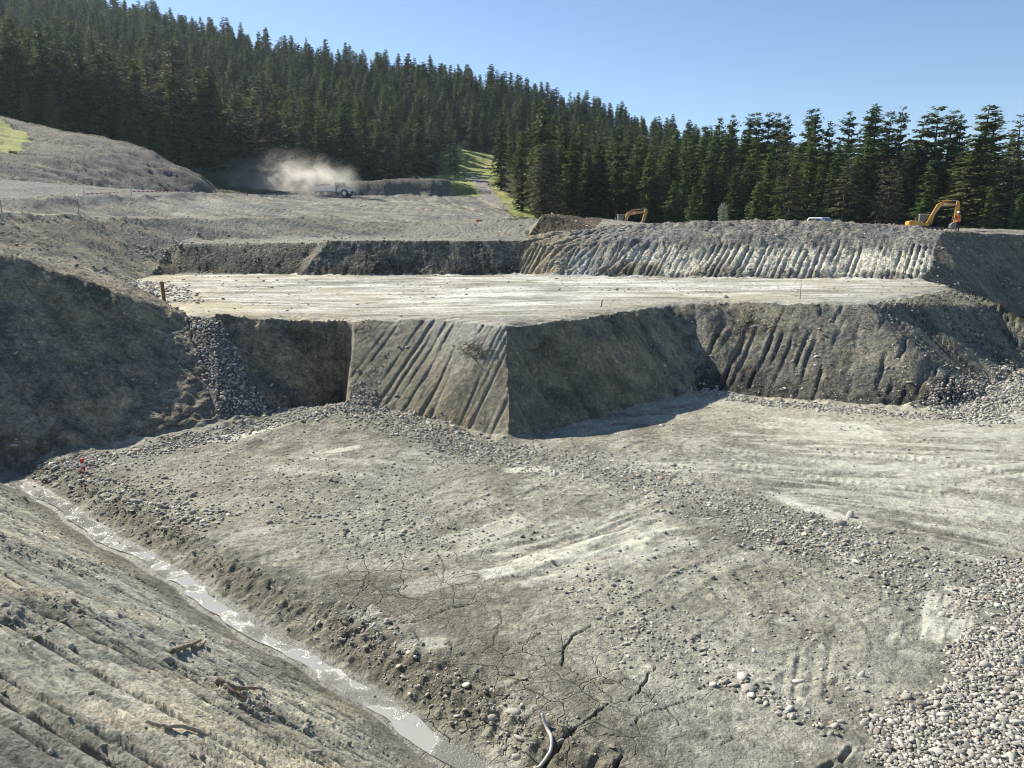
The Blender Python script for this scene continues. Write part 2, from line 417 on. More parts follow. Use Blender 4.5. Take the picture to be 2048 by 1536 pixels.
put('left_bank', (110, 560), (250, 760), .5, .10, 1061, sharp=4, patch=-.15, stretch=5)
put('notch_bank', (560, 660), (565, 790), 1.1, .14, 107, sharp=3.2, patch=-.1, stretch=2)
put('left_slope', (90, 460), (230, 545), .42, .20, 108, sharp=2.8, patch=.5, stretch=18)
put('left_slope', (90, 440), (200, 520), 1.3, .16, 1081, sharp=2.4, patch=.2, stretch=8)
put('upper_bank', (1560, 500), (1535, 552), .40, .30, 109, zr=(3.4, 6.2), sharp=3.4, patch=.45, stretch=9, wander=.08)
put('upper_bank', (1480, 470), (1440, 520), .8, .08, 1091, zr=(5.2, 7.6), sharp=2.6, patch=.1, stretch=3)
_ub = is_('upper_bank'); DZ[_ub] += .16 * (.35 - np.abs(fbm(X[_ub] / .8, Y[_ub] / .8, 1092, 4))) + .03 * vnoise(X[_ub] / .22, Y[_ub] / .22, 1093)
_d0 = DZ.copy()
put('upper_bank', (1220, 480), (1150, 545), .55, .24, 110, sharp=3.2, patch=.1, stretch=7, wander=.15)
_ub = is_('upper_bank'); DZ[_ub] = _d0[_ub] + (DZ[_ub] - _d0[_ub]) * sstep(13, 8, X[_ub])
put('back_wall_left', (480, 495), (479, 545), .45, .08, 111, sharp=4, patch=-.15, stretch=2)
put('back_wall_right', (800, 490), (799, 545), .45, .10, 112, sharp=4, patch=-.1, stretch=2)
put('end_face', (1930, 500), (2010, 600), .7, .08, 113, sharp=2.2, patch=.1, stretch=8)
put('mid_slope', (450, 445), (520, 472), .7, .22, 114, sharp=3, patch=.1, stretch=10)
put('upper_slope', (300, 402), (380, 428), .8, .26, 115, sharp=3, patch=.1, stretch=12)
put('lit_slope', (910, 452), (880, 474), .6, .18, 116, sharp=4, patch=.2, stretch=5)
put('gravel_mound', (220, 320), (330, 370), 2.2, .75, 117, sharp=2.0, patch=.3, stretch=6)
put('far_slope', (860, 396), (960, 432), 2.2, .40, 118, sharp=2.2, patch=.4, stretch=8)
put('far_heap', (800, 364), (802, 386), 1.6, .16, 119, sharp=3, patch=-.2, stretch=3)
put('haul_road', (40, 380), (330, 388), 1.0, .07, 121, sharp=2.0, patch=.4, stretch=18)
put('dirt_heap', (1120, 442), (1150, 462), .9, .12, 122, sharp=2.0, patch=.1, stretch=4)
put('terrace', (500, 590), (900, 587), .42, .05, 123, sharp=2.0, patch=-.1, stretch=10)
put('terrace', (1300, 580), (1800, 576), .8, .05, 124, sharp=2.0, patch=.2, stretch=12)
near_m = is_('near_slope')
_na = axis((60, 1180), (420, 1370))
g1 = grooves(near_m, _na, .36, .24, 131, sharp=3.0, patch=.25, stretch=14, wander=.2)
g2 = grooves(near_m, axis((100, 1100), (500, 1330)), .14, .085, 132, sharp=2.2, patch=.5, stretch=24)
fade = sstep(.05, 1.0, DD[near_m])
DZ[near_m] += (g1 + g2) * fade
# broken crust and clods on the near slope
cl = fbm(X[near_m] / .9, Y[near_m] / .9, 133, 3)
DZ[near_m] += np.maximum(cl - .2, 0) * fade * (.14 * np.maximum(vnoise(X[near_m] / .16, Y[near_m] / .16, 134), -.2) + .07 * vnoise(X[near_m] / .07, Y[near_m] / .07, 135))
# slumped rubble along the foot of the banks
for ln, h, w, sd in ((toe_left, .35, 1.0, 1), (toe_notch, .45, .9, 2), (toe_corner_l, .22, .6, 3), (toe_corner_r, .16, .5, 4), (toe_right, .35, .7, 5), (back_l_toe, .2, .5, 6), (back_r_toe, .2, .5, 7), (up_toe, .3, .8, 8)):
    near_ = DEPTH < 75
    d_, p_ = distline(X[near_], Y[near_], ln)
    DZ[near_] += h * np.exp(-(d_ / w) ** 2) * np.clip(.35 + .9 * fbm(p_ / 1.2, d_ / .8, 140 + sd, 3), 0, 1.5) * (.7 + .5 * vnoise(X[near_] / .25, Y[near_] / .25, 150 + sd))
# rounded lip of the terrace
for ln in (cat(top_notch, top_corner_l, top_corner_r, top_right, top_berm),):
    near_ = (DEPTH < 60)
    d_, p_ = distline(X[near_], Y[near_], ln)
    DZ[near_] -= .16 * np.exp(-(d_ / .35) ** 2) * (.8 + .7 * fbm(p_ / .7, d_, 160, 3))
fr_ = (DEPTH > 45) & (DEPTH < 200)
for ln, hh_, ww_ in ((crest_up, .45, .9), (left_bench, .18, .6), (lit_top, .3, .7), (slope_base, .3, .8)):
    d_, p_ = distline(X[fr_], Y[fr_], ln)
    DZ[fr_] += hh_ * np.exp(-(d_ / (ww_ + p_ * .006)) ** 2) * np.clip(.5 + fbm(p_ / 2.5, d_ / 2, 171, 3), 0, 1.5)
# the ridge of the upper bank is loose rock
d_, p_ = distline(X[is_('upper_bank')], Y[is_('upper_bank')], up_crest)
DZ[is_('upper_bank')] += .10 * np.exp(-(d_ / 2.5) ** 2) * vnoise(X[is_('upper_bank')] / .35, Y[is_('upper_bank')] / .35, 170)

# ---- pit floor: clay smears, cracks, wheel ruts
fl = is_('pit_floor')
fx, fy = X[fl], Y[fl]
clay = np.zeros(fx.shape); fdz = np.zeros(fx.shape); damp = np.zeros(fx.shape)
def smear(u0, v0, u1, v1, hw, lam, strength, seed, thr=.0, rut=.03):
    a, b = P(u0, v0, 0), P(u1, v1, 0)
    L = math.hypot(b[0] - a[0], b[1] - a[1]); ux, uy = (b[0] - a[0]) / L, (b[1] - a[1]) / L
    l = (fx - a[0]) * ux + (fy - a[1]) * uy; c = -(fx - a[0]) * uy + (fy - a[1]) * ux
    c = c + .12 * hw * np.sin(l / L * 3 + seed)
    e = .35 * fbm(fx / .6, fy / .6, seed + 9, 3)
    mask = sstep(-.15, .25, np.minimum(np.minimum(l, L - l) / L * 2, 1 - np.abs(c) / hw) + e - .05)
    st = vnoise(c / lam, l / (lam * 9), seed) + .5 * vnoise(c / (lam * .45), l / (lam * 6), seed + 1)
    k = mask * sstep(thr - .35, thr + .45, st) * strength
    np.maximum(clay, k, out=clay)
    fdz[:] += mask * rut * st
for sp in [(1540, 850, 1770, 865, 1.5, .9, .95, 201, -.5, .01), (1500, 905, 2060, 935, 1.6, .35, .8, 202, .1, .03), (1420, 950, 2040, 1045, 1.2, .28, .7, 203, .2, .04), (1180, 925, 1560, 945, .8, .3, .75, 204, .1, .03),
           (1535, 985, 1720, 1045, .55, .5, .95, 205, -.2, .03), (1600, 1070, 1730, 1120, .5, .3, .6, 206, .1, .02), (1040, 1135, 1320, 1030, .95, .3, 1.0, 207, -.05, .05), (880, 1090, 1080, 1040, .8, .35, .65, 208, .1, .04), (980, 1160, 1400, 1080, .6, .3, .6, 2081, .1, .04),
           (955, 1150, 1035, 1135, .28, .6, .95, 209, -.5, .0), (800, 1190, 960, 1150, .5, .5, .5, 210, -.1, .01), (1800, 1300, 1835, 1185, .30, .2, .95, 211, -.2, .02), (1850, 1290, 1880, 1190, .30, .2, .95, 212, -.2, .02),
           (1900, 1285, 1930, 1190, .25, .2, .9, 2121, -.2, .02), (1880, 1175, 1960, 1190, .25, .3, .8, 213, -.4, .0), (1790, 1300, 1870, 1320, .22, .3, .8, 214, -.4, .0), (425, 882, 575, 868, .45, .35, .95, 215, -.3, .02), (645, 914, 725, 903, .2, .3, .9, 216, -.4, .0),
           (1000, 942, 1100, 938, .3, .3, .9, 217, -.4, .0), (790, 922, 890, 918, .5, .3, .6, 218, 0, .01), (770, 1300, 900, 1280, .25, .3, .6, 219, -.2, .0), (700, 1240, 760, 1215, .25, .3, .55, 220, -.2, .0),
           (1150, 860, 1500, 830, 1.0, .7, .35, 221, -.1, .01), (1400, 800, 1560, 830, .8, .7, .3, 222, 0, .01), (1800, 960, 2080, 930, 1.3, .4, .75, 223, .0, .03), (1900, 880, 2100, 845, 1.6, .5, .7, 224, 0, .02), (1560, 1270, 1660, 1200, .6, .4, .3, 225, 0, .02), (1020, 985, 1180, 960, .5, .3, .4, 226, .1, .02), (1300, 1000, 1480, 960, .5, .3, .5, 227, .15, .02), (1450, 870, 2080, 900, 2.6, .3, .75, 228, -.05, .02), (1500, 960, 2080, 1010, 2.0, .25, .65, 229, .1, .03), (1700, 1050, 2080, 1110, 1.4, .25, .6, 230, .15, .03), (1050, 870, 1420, 800, 1.6, .5, .4, 231, .0, .01), (880, 1130, 1380, 1050, 1.6, .25, .55, 232, .15, .03), (560, 920, 900, 940, 1.6, .5, .35, 233, .1, .01), (520, 1180, 900, 1120, 1.2, .4, .3, 234, .1, .01)]:
    smear(*sp)
# ruts pressed in near the bottom edge of the picture
for (u0, v0, u1, v1, w_, dep) in [(1560, 1400, 1575, 1310, .05, .016), (1588, 1400, 1600, 1300, .04, .02), (1618, 1405, 1630, 1320, .05, .014), (1650, 1395, 1660, 1300, .04, .018), (1682, 1524, 1702, 1496, .035, .05), (1640, 1545, 1668, 1525, .035, .05),
                                  (700, 1085, 720, 1080, .1, .05)]:
    d_, p_ = distline(fx, fy, [P(u0, v0, 0), P(u1, v1, 0)])
    fdz -= dep * np.exp(-(d_ / w_) ** 2) - .4 * dep * np.exp(-((d_ - 2.2 * w_) / w_) ** 2)
CRACKS = [([(800, 1250), (850, 1240), (900, 1220), (925, 1213)], .035, .10), ([(830, 1268), (845, 1285), (838, 1291), (900, 1288), (905, 1308), (960, 1306), (1010, 1300), (1060, 1280), (1085, 1268)], .018, .06),
          ([(1185, 1255), (1145, 1275), (1128, 1300)], .05, .12), ([(1128, 1300), (1125, 1330), (1150, 1345), (1180, 1360), (1192, 1372)], .02, .07), ([(1310, 1335), (1290, 1365), (1275, 1385), (1258, 1402)], .028, .09),
          ([(1225, 1405), (1190, 1430), (1150, 1460), (1120, 1480), (1085, 1510)], .035, .11), ([(1190, 1370), (1240, 1362), (1275, 1360)], .012, .05), ([(1390, 1390), (1370, 1402), (1335, 1412), (1310, 1420), (1270, 1446)], .016, .06),
          ([(700, 1234), (715, 1240), (730, 1222), (742, 1208)], .016, .06), ([(1245, 1512), (1222, 1545)], .05, .12), ([(905, 1308), (890, 1322)], .014, .05), ([(960, 1306), (985, 1288), (1000, 1250), (1004, 1225)], .010, .04), ([(742, 1238), (790, 1236), (815, 1226)], .012, .05),
          ([(1060, 1345), (1085, 1335), (1110, 1330)], .012, .05), ([(1192, 1372), (1225, 1400)], .012, .05), ([(1335, 1412), (1345, 1435), (1360, 1450)], .010, .05), ([(1000, 1380), (1030, 1370), (1060, 1355)], .012, .05), ([(880, 1110), (890, 1140), (884, 1170)], .012, .04), ([(680, 1060), (655, 1085), (640, 1110)], .012, .04), ([(1420, 1480), (1445, 1472), (1470, 1476), (1440, 1490)], .012, .04)]
# prints of crawler tracks
for pts_, sd_ in (([(1080, 1010), (1160, 985), (1240, 950), (1330, 905)], 1), ([(1480, 905), (1650, 925), (1850, 950), (2060, 985)], 2), ([(560, 1110), (760, 1070), (930, 1020), (1040, 975)], 3), ([(1420, 1290), (1540, 1200), (1700, 1140), (1900, 1080)], 4), ([(1180, 1010), (1300, 1060), (1420, 1140), (1500, 1250)], 5)):
    wl = [P(u, v, 0) for u, v in pts_]
    d_, p_ = distline(fx, fy, wl)
    for off_ in (0.0, 1.7):
        lane = sstep(.30, .22, np.abs(d_ - off_)) * sstep(-.1, .3, fbm(fx / 1.2, fy / 1.2, 320 + sd_, 3))
        fdz += lane * .019 * (np.maximum(np.sin(p_ * 6.2832 / .24 + sd_), -.3) - .35) + .02 * np.exp(-((np.abs(d_ - off_) - .36) / .06) ** 2) * (fbm(fx / .5, fy / .5, 330 + sd_, 2) > -.2)
        np.maximum(clay, .30 * lane, out=clay)
crack = np.zeros(fx.shape)
for pts, w_, dep in CRACKS:
    wl = [P(u, v, 0) for u, v in pts]
    sub = (fy < max(p[1] for p in wl) + 1) & (fy > min(p[1] for p in wl) - 1)
    sx = fx[sub] + .05 * fbm(fx[sub] / .18, fy[sub] / .18, 301, 2); sy_ = fy[sub] + .07 * fbm(fx[sub] / .18, fy[sub] / .18, 302, 2)
    d_, p_ = distline(sx, sy_, wl)
    ww = .75 * w_ * (.65 + .6 * vnoise(p_ / .3, p_ * 0, 303))
    fdz[sub] -= .75 * dep * np.exp(-(d_ / np.maximum(ww, .012)) ** 2)
    crack[sub] = np.maximum(crack[sub], np.exp(-(d_ / np.maximum(ww, .012)) ** 2))
DZ[fl] += fdz * 1.0 - .5 * clay * DZ[fl]
# clods thrown up beside the ditch
db = np.exp(-((-DD[fl] - 1.15) / .55) ** 2)
DZ[fl] += db * (.07 * np.maximum(vnoise(fx / .22, fy / .22, 310), -.3) + .06 * np.maximum(vnoise(fx / .11, fy / .11, 311), -.4))
wat = (DD > -.62) & (DD < .1) & ~is_('left_bank')
DZ[wat] *= .35
Z = Z0 + DZ

# ---------------------------------------------------------------- real colours of the earths
def rgb(*c): return np.array(c, np.float32)
COLR = np.empty(X.shape + (3,), np.float32); WET = np.zeros(X.shape, np.float32)
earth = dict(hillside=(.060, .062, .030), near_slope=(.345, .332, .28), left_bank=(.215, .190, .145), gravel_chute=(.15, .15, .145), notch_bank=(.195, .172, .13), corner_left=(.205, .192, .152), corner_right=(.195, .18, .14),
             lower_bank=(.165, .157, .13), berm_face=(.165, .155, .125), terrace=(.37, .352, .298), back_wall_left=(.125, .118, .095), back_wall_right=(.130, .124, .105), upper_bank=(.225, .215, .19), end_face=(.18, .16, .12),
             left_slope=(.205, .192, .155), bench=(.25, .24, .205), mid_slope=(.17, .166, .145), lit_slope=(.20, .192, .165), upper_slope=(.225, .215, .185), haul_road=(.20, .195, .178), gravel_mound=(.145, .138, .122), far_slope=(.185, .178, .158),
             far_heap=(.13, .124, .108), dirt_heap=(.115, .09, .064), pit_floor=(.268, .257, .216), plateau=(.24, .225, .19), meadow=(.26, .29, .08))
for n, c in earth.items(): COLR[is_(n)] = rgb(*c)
v1 = fbm(X / 3.1, Y / 3.1, 401, 4); v2 = fbm(X / .45, Y / .45, 402, 3); v3 = vnoise(X / .09, Y / .09, 403)
COLR *= (1 + .22 * v1 + .16 * v2 + .10 * v3 * (DEPTH < 60))[..., None]
tint = fbm(X / 5, Y / 5, 404, 3)
COLR *= np.stack([1 + .06 * tint, 1 + .02 * tint, 1 - .08 * tint], -1)
ROCKY = np.full(X.shape, .35, np.float32)
for n, k in dict(near_slope=.26, left_bank=.6, notch_bank=.65, corner_left=.2, corner_right=.35, lower_bank=.5, berm_face=.5, terrace=.12, back_wall_left=1.0, back_wall_right=1.0, upper_bank=.55, end_face=.6, left_slope=.4, bench=.4, mid_slope=.5, lit_slope=.6,
                 upper_slope=.4, haul_road=.7, gravel_mound=1.0, far_slope=.7, far_heap=1.0, dirt_heap=1.0, pit_floor=.30, plateau=.7, meadow=.5, hillside=.5, gravel_chute=.6).items(): ROCKY[is_(n)] = k
for n, pa, pb in (('left_bank', (110, 560), (260, 760)), ('notch_bank', (560, 660), (565, 790)), ('corner_right', (1060, 690), (1160, 850)), ('lower_bank', (1640, 690), (1605, 790)), ('berm_face', (1790, 640), (1940, 780)), ('left_slope', (90, 460), (230, 545)), ('upper_bank', (1560, 500), (1535, 552)), ('end_face', (1930, 500), (2010, 600)),
                  ('mid_slope', (450, 445), (520, 472)), ('upper_slope', (300, 402), (380, 428)), ('gravel_mound', (220, 320), (330, 370)), ('far_slope', (860, 396), (960, 432)), ('back_wall_right', (800, 490), (799, 545)), ('back_wall_left', (480, 495), (479, 545)), ('near_slope', (60, 1180), (420, 1370))):
    m = is_(n); ax = axis(pa, pb); sc = 1.0 if DEPTH[m].mean() < 75 else 2.6
    l = X[m] * ax[0] + Y[m] * ax[1]; c = -X[m] * ax[1] + Y[m] * ax[0]
    stk = vnoise(c / (.32 * sc), l / (2.6 * sc), 431) + .8 * vnoise(c / (1.1 * sc), l / (3.5 * sc), 432) + .5 * vnoise(c / (.12 * sc), l / (1.2 * sc), 433)
    blob = fbm(X[m] / (.8 * sc), (Y[m] + Z0[m]) / (.8 * sc), 434, 4)
    COLR[m] *= np.clip(1 + .16 * stk + .55 * blob, .35, 1.8)[:, None]
    COLR[m] *= np.stack([1 + .10 * blob, 1 + .0 * blob, 1 - .14 * blob], -1)
def mix(m, c, k):
    k = np.clip(k, 0, 1)[..., None].astype(np.float32)
    COLR[m] = COLR[m] * (1 - k) + np.asarray(c, np.float32) * k
# pit floor
ROCKY[fl] = .30 * (1 - clay); mix(fl, (.60, .585, .49), clay * (.85 + .3 * v2[fl])); WET[fl] = clay * .75
mix(fl, (.105, .098, .078), .55 * sstep(.05, .5, fbm(fx / 1.7, fy / 1.7, 405, 4)) * (1 - clay))
mix(fl, (.125, .115, .09), db * .65)
mix(fl, (.05, .046, .038), crack * .9)
mix(fl, (.37, .355, .30), .55 * sstep(.05, .45, fbm(fx / 1.1, fy / 1.1, 406, 4)) * (1 - clay)); mix(fl, (.13, .12, .095), .5 * sstep(.15, .5, fbm(fx / .6, fy / .6, 407, 4)) * (1 - clay))
fbk = sstep(20, 32, fy) * sstep(4, 12, fx)
mix(fl, (.46, .435, .34), .55 * fbk * (1 - clay))
# terrace: wheel-polished clay in long streaks
tm = is_('terrace'); tx, ty = X[tm], Y[tm]
_ta = axis((500, 590), (1500, 578))
tl = tx * _ta[0] + ty * _ta[1]; tc = -tx * _ta[1] + ty * _ta[0]
tc = tc + .8 * np.sin(tl / 9) + .9 * fbm(tx / 5, ty / 5, 409, 3) + .12 * fbm(tx / .8, ty / .8, 410, 2)
st = .75 * fbm(tc / .55, tl / 5, 411, 3) + .35 * vnoise(tc / .18, tl / 2.2, 412) + .55 * fbm(tx / 2.2, ty / 2.2, 408, 4)
dl, _ = distline(tx, ty, cat(top_notch, top_corner_l, top_corner_r, top_right, top_berm))
mix(tm, (.63, .62, .575), sstep(-.15, .5, st) * sstep(1.0, 4.5, dl + 1.2 * fbm(tx / 2, ty / 2, 413, 2)))
mix(tm, (.17, .16, .13), sstep(.15, .7, -st) * .8)
mix(tm, (.46, .38, .22), .5 * sstep(.0, .6, fbm(tx / 6, ty / 6, 414, 3)) * sstep(-2, -12, tx))
WET[tm] = .55 * sstep(-.1, .6, st)
# corner bank: bluish clay towards its upper edge, tan at the foot
cm = is_('corner_left'); zz = Z0[cm]
mix(cm, (.30, .298, .275), .7 * sstep(2.0, 3.4, zz + .7 * fbm(X[cm] / .8, Y[cm] / .8, 415, 3)) * sstep(-7, -2, X[cm]))
mix(cm, (.24, .20, .135), .6 * sstep(1.2, .3, zz + .4 * v2[cm]))
mix(cm, (.27, .255, .205), .6 * sstep(-2.2, -.4, X[cm]) * sstep(2.6, 1.6, zz))
# lower bank: damp dark foot
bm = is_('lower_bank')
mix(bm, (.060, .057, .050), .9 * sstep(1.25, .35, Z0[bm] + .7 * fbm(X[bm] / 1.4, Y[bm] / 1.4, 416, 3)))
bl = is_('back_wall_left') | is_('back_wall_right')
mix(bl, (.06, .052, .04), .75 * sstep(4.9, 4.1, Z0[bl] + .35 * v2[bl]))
mix(bl, (.22, .20, .16), .5 * sstep(.1, .6, fbm(X[bl] / .9, Z0[bl] / .5, 417, 3)))
# upper bank: white clay band low down, brown stain to one side
um = is_('upper_bank'); uz = Z0[um] + .45 * fbm(X[um] / 1.2, Y[um] / 1.2, 418, 3)
band = sstep(3.9, 4.4, uz) * sstep(6.3, 5.4, uz) * sstep(4, 12, X[um])
mix(um, (.60, .565, .465), band * (.80 + .5 * fbm(X[um] / .5, Y[um] / .5, 419, 2)))
mix(um, (.105, .078, .05), .85 * sstep(5.2, 4.4, uz) * sstep(4, 7, X[um]) * sstep(20, 13, X[um]) * sstep(-.4, .3, fbm(X[um] / 1.5, Y[um] / 1.5, 420, 2)))
mix(um, (.28, .235, .155), .8 * sstep(6.5, 3.0, X[um]) * sstep(7.4, 6.6, Z0[um]))
mix(um, (.42, .43, .42), .7 * np.exp(-((X[um] - 5.3) / 1.3) ** 2) * sstep(6.2, 4.6, uz))
# near slope: damp towards the ditch
ns = near_m
mix(ns, (.135, .122, .09), .75 * sstep(1.5, .25, DD[ns] + .5 * fbm(DS[ns] / 1.5, DD[ns] / .5, 421, 3)))
mix(ns, (.24, .228, .19), .5 * sstep(0, .4, cl))
mix(wat, (.19, .18, .15), np.full(DD[wat].shape, .6)); WET[wat] = 1.0
# dry grass and gravel on the far ground
mm = is_('meadow')
mix(mm, (.44, .40, .16), .7 * sstep(-.3, .5, fbm(X[mm] / 5, Y[mm] / 9, 422, 3)))
mix(mm, (.05, .09, .025), .6 * sstep(.05, .5, fbm(X[mm] / 3, Y[mm] / 3, 423, 3)))
for rd in ROADS:
    far_ = (DEPTH > 140) & (DEPTH < 290)
    d_, p_ = distline(X[far_], Y[far_], rd)
    mix(far_, (.27, .25, .21), sstep(2.6, 1.6, d_ + .5 * fbm(X[far_] / 2, Y[far_] / 2, 424, 2)))
gm = is_('gravel_mound')
mix(gm, (.215, .195, .165), sstep(Q(0, 308, 118)[2], Q(0, 290, 122)[2], Z0[gm]) * .6)
fm = is_('far_slope')
mix(fm, (.36, .335, .27), .6 * sstep(.1, .6, fbm(X[fm] / 1.2, Y[fm] / 8, 425, 3)))

MUD = np.zeros(X.shape, np.float32)
mudc = P(1050, 1380, 0); mude = P(820, 1180, 0)
MUD[fl] = np.clip(np.maximum(np.exp(-((fx - mudc[0]) / 2.2) ** 2 - ((fy - mudc[1]) / 2.0) ** 2), .8 * np.exp(-((fx - mude[0]) / 2.5) ** 2 - ((fy - mude[1]) / 2.5) ** 2)) * 1.5 + .5 * fbm(fx / 1.5, fy / 1.5, 441, 3) - .3, 0, 1)
_so = ~(is_('meadow') | is_('hillside')); COLR[_so] *= np.array([1.0, 1.0, .945], np.float32)
# ---------------------------------------------------------------- materials
def new_mat(name):
    m = bpy.data.materials.new(name); m.use_nodes = True
    nt = m.node_tree; b = nt.nodes['Principled BSDF']
    return m, nt, b
def node(nt, typ, **kw):
    n = nt.nodes.new(typ)
    for k, v in kw.items():
        if k in n.inputs: n.inputs[k].default_value = v
        else: setattr(n, k, v)
    return n
def earth_material():
    m, nt, b = new_mat('bare_earth')
    L = nt.links.new
    at = node(nt, 'ShaderNodeAttribute', attribute_name='earth'); wt = node(nt, 'ShaderNodeAttribute', attribute_name='wet'); rk = node(nt, 'ShaderNodeAttribute', attribute_name='rocky'); mu_ = node(nt, 'ShaderNodeAttribute', attribute_name='mud')
    tc = node(nt, 'ShaderNodeTexCoord')
    wob = node(nt, 'ShaderNodeTexNoise', Scale=3.0, Detail=3.0); L(tc.outputs['Object'], wob.inputs['Vector'])
    wv = node(nt, 'ShaderNodeVectorMath', operation='MULTIPLY_ADD'); L(wob.outputs['Color'], wv.inputs[0]); wv.inputs[1].default_value = (.22, .22, .22); L(tc.outputs['Object'], wv.inputs[2])
    def rng_(src, f0, f1, t0, t1):
        q = node(nt, 'ShaderNodeMapRange'); L(src, q.inputs['Value']); q.inputs['From Min'].default_value = f0; q.inputs['From Max'].default_value = f1; q.inputs['To Min'].default_value = t0; q.inputs['To Max'].default_value = t1; return q.outputs[0]
    def ma(op, a_, b_, c_=None):
        q = node(nt, 'ShaderNodeMath', operation=op)
        for i, v in enumerate((a_, b_, c_)):
            if v is None: continue
            if isinstance(v, (int, float)): q.inputs[i].default_value = v
            else: L(v, q.inputs[i])
        return q.outputs[0]
    fine = node(nt, 'ShaderNodeTexNoise', Scale=30.0, Detail=4.0, Roughness=.75); L(tc.outputs['Object'], fine.inputs['Vector'])
    mid = node(nt, 'ShaderNodeTexNoise', Scale=5.0, Detail=6.0, Roughness=.68); L(tc.outputs['Object'], mid.inputs['Vector'])
    big = node(nt, 'ShaderNodeTexVoronoi', Scale=4.2); L(wv.outputs[0], big.inputs['Vector'])
    peb = node(nt, 'ShaderNodeTexVoronoi', Scale=13.0); L(wv.outputs[0], peb.inputs['Vector'])
    sb = node(nt, 'ShaderNodeSeparateColor'); L(big.outputs['Color'], sb.inputs[0]); sp_ = node(nt, 'ShaderNodeSeparateColor'); L(peb.outputs['Color'], sp_.inputs[0])
    # tone: clods and embedded pebbles each keep a tone of their own
    t1 = rng_(fine.outputs['Fac'], .3, .7, .70, 1.30); t2 = rng_(mid.outputs['Fac'], .3, .7, .66, 1.34)
    t3 = ma('MULTIPLY_ADD', rk.outputs['Fac'], rng_(sb.outputs[0], 0, 1, -.32, .34), 1.0)
    t4 = ma('MULTIPLY_ADD', rk.outputs['Fac'], rng_(sp_.outputs[0], 0, 1, -.42, .46), 1.0)
    tone = ma('MULTIPLY', ma('MULTIPLY', t1, t2), ma('MULTIPLY', t3, t4))
    mu = node(nt, 'ShaderNodeVectorMath', operation='SCALE'); L(at.outputs['Color'], mu.inputs[0]); L(tone, mu.inputs['Scale'])
    pick = ma('GREATER_THAN', sp_.outputs[1], .86)
    gf = ma('MULTIPLY', ma('MULTIPLY', rng_(peb.outputs['Distance'], .34, .20, 0, 1), pick), ma('MULTIPLY_ADD', rk.outputs['Fac'], .5, .25))
    mx = node(nt, 'ShaderNodeMix', data_type='RGBA'); L(gf, mx.inputs[0]); L(mu.outputs[0], mx.inputs[6]); mx.inputs[7].default_value = (.40, .385, .335, 1)
    L(mx.outputs[2], b.inputs['Base Color'])
    L(rng_(wt.outputs['Fac'], 0, 1, .92, .42), b.inputs['Roughness']); L(rng_(wt.outputs['Fac'], 0, 1, .15, .5), b.inputs['Specular IOR Level'])
    # relief
    h = ma('MULTIPLY', fine.outputs['Fac'], .030)
    h = ma('ADD', h, ma('MULTIPLY', mid.outputs['Fac'], ma('MULTIPLY_ADD', rk.outputs['Fac'], .13, .02)))
    h = ma('ADD', h, ma('MULTIPLY', rng_(big.outputs['Distance'], 0, .7, 1, 0), ma('MULTIPLY', rk.outputs['Fac'], .10)))
    h = ma('ADD', h, ma('MULTIPLY', rng_(peb.outputs['Distance'], 0, .6, 1, 0), ma('MULTIPLY_ADD', rk.outputs['Fac'], .035, .006)))
    # drying cracks in the mud
    ck = node(nt, 'ShaderNodeTexVoronoi', Scale=1.5); ck.feature = 'DISTANCE_TO_EDGE'; L(wv.outputs[0], ck.inputs['Vector'])
    ck2 = node(nt, 'ShaderNodeTexVoronoi', Scale=4.2); ck2.feature = 'DISTANCE_TO_EDGE'; L(wv.outputs[0], ck2.inputs['Vector'])
    gate = rng_(mid.outputs['Fac'], .45, .55, 0, 1)
    c1 = ma('MULTIPLY', rng_(ck.outputs['Distance'], .022, .0, 0, 1), mu_.outputs['Fac']); c2 = ma('MULTIPLY', ma('MULTIPLY', rng_(ck2.outputs['Distance'], .03, .0, 0, 1), mu_.outputs['Fac']), gate)
    h = ma('SUBTRACT', h, ma('MULTIPLY', ma('MAXIMUM', c1, ma('MULTIPLY', c2, .6)), .07))
    bp = node(nt, 'ShaderNodeBump', Strength=.95, Distance=1.0); L(h, bp.inputs['Height'])
    L(bp.outputs[0], b.inputs['Normal'])
    return m
M_EARTH = earth_material()

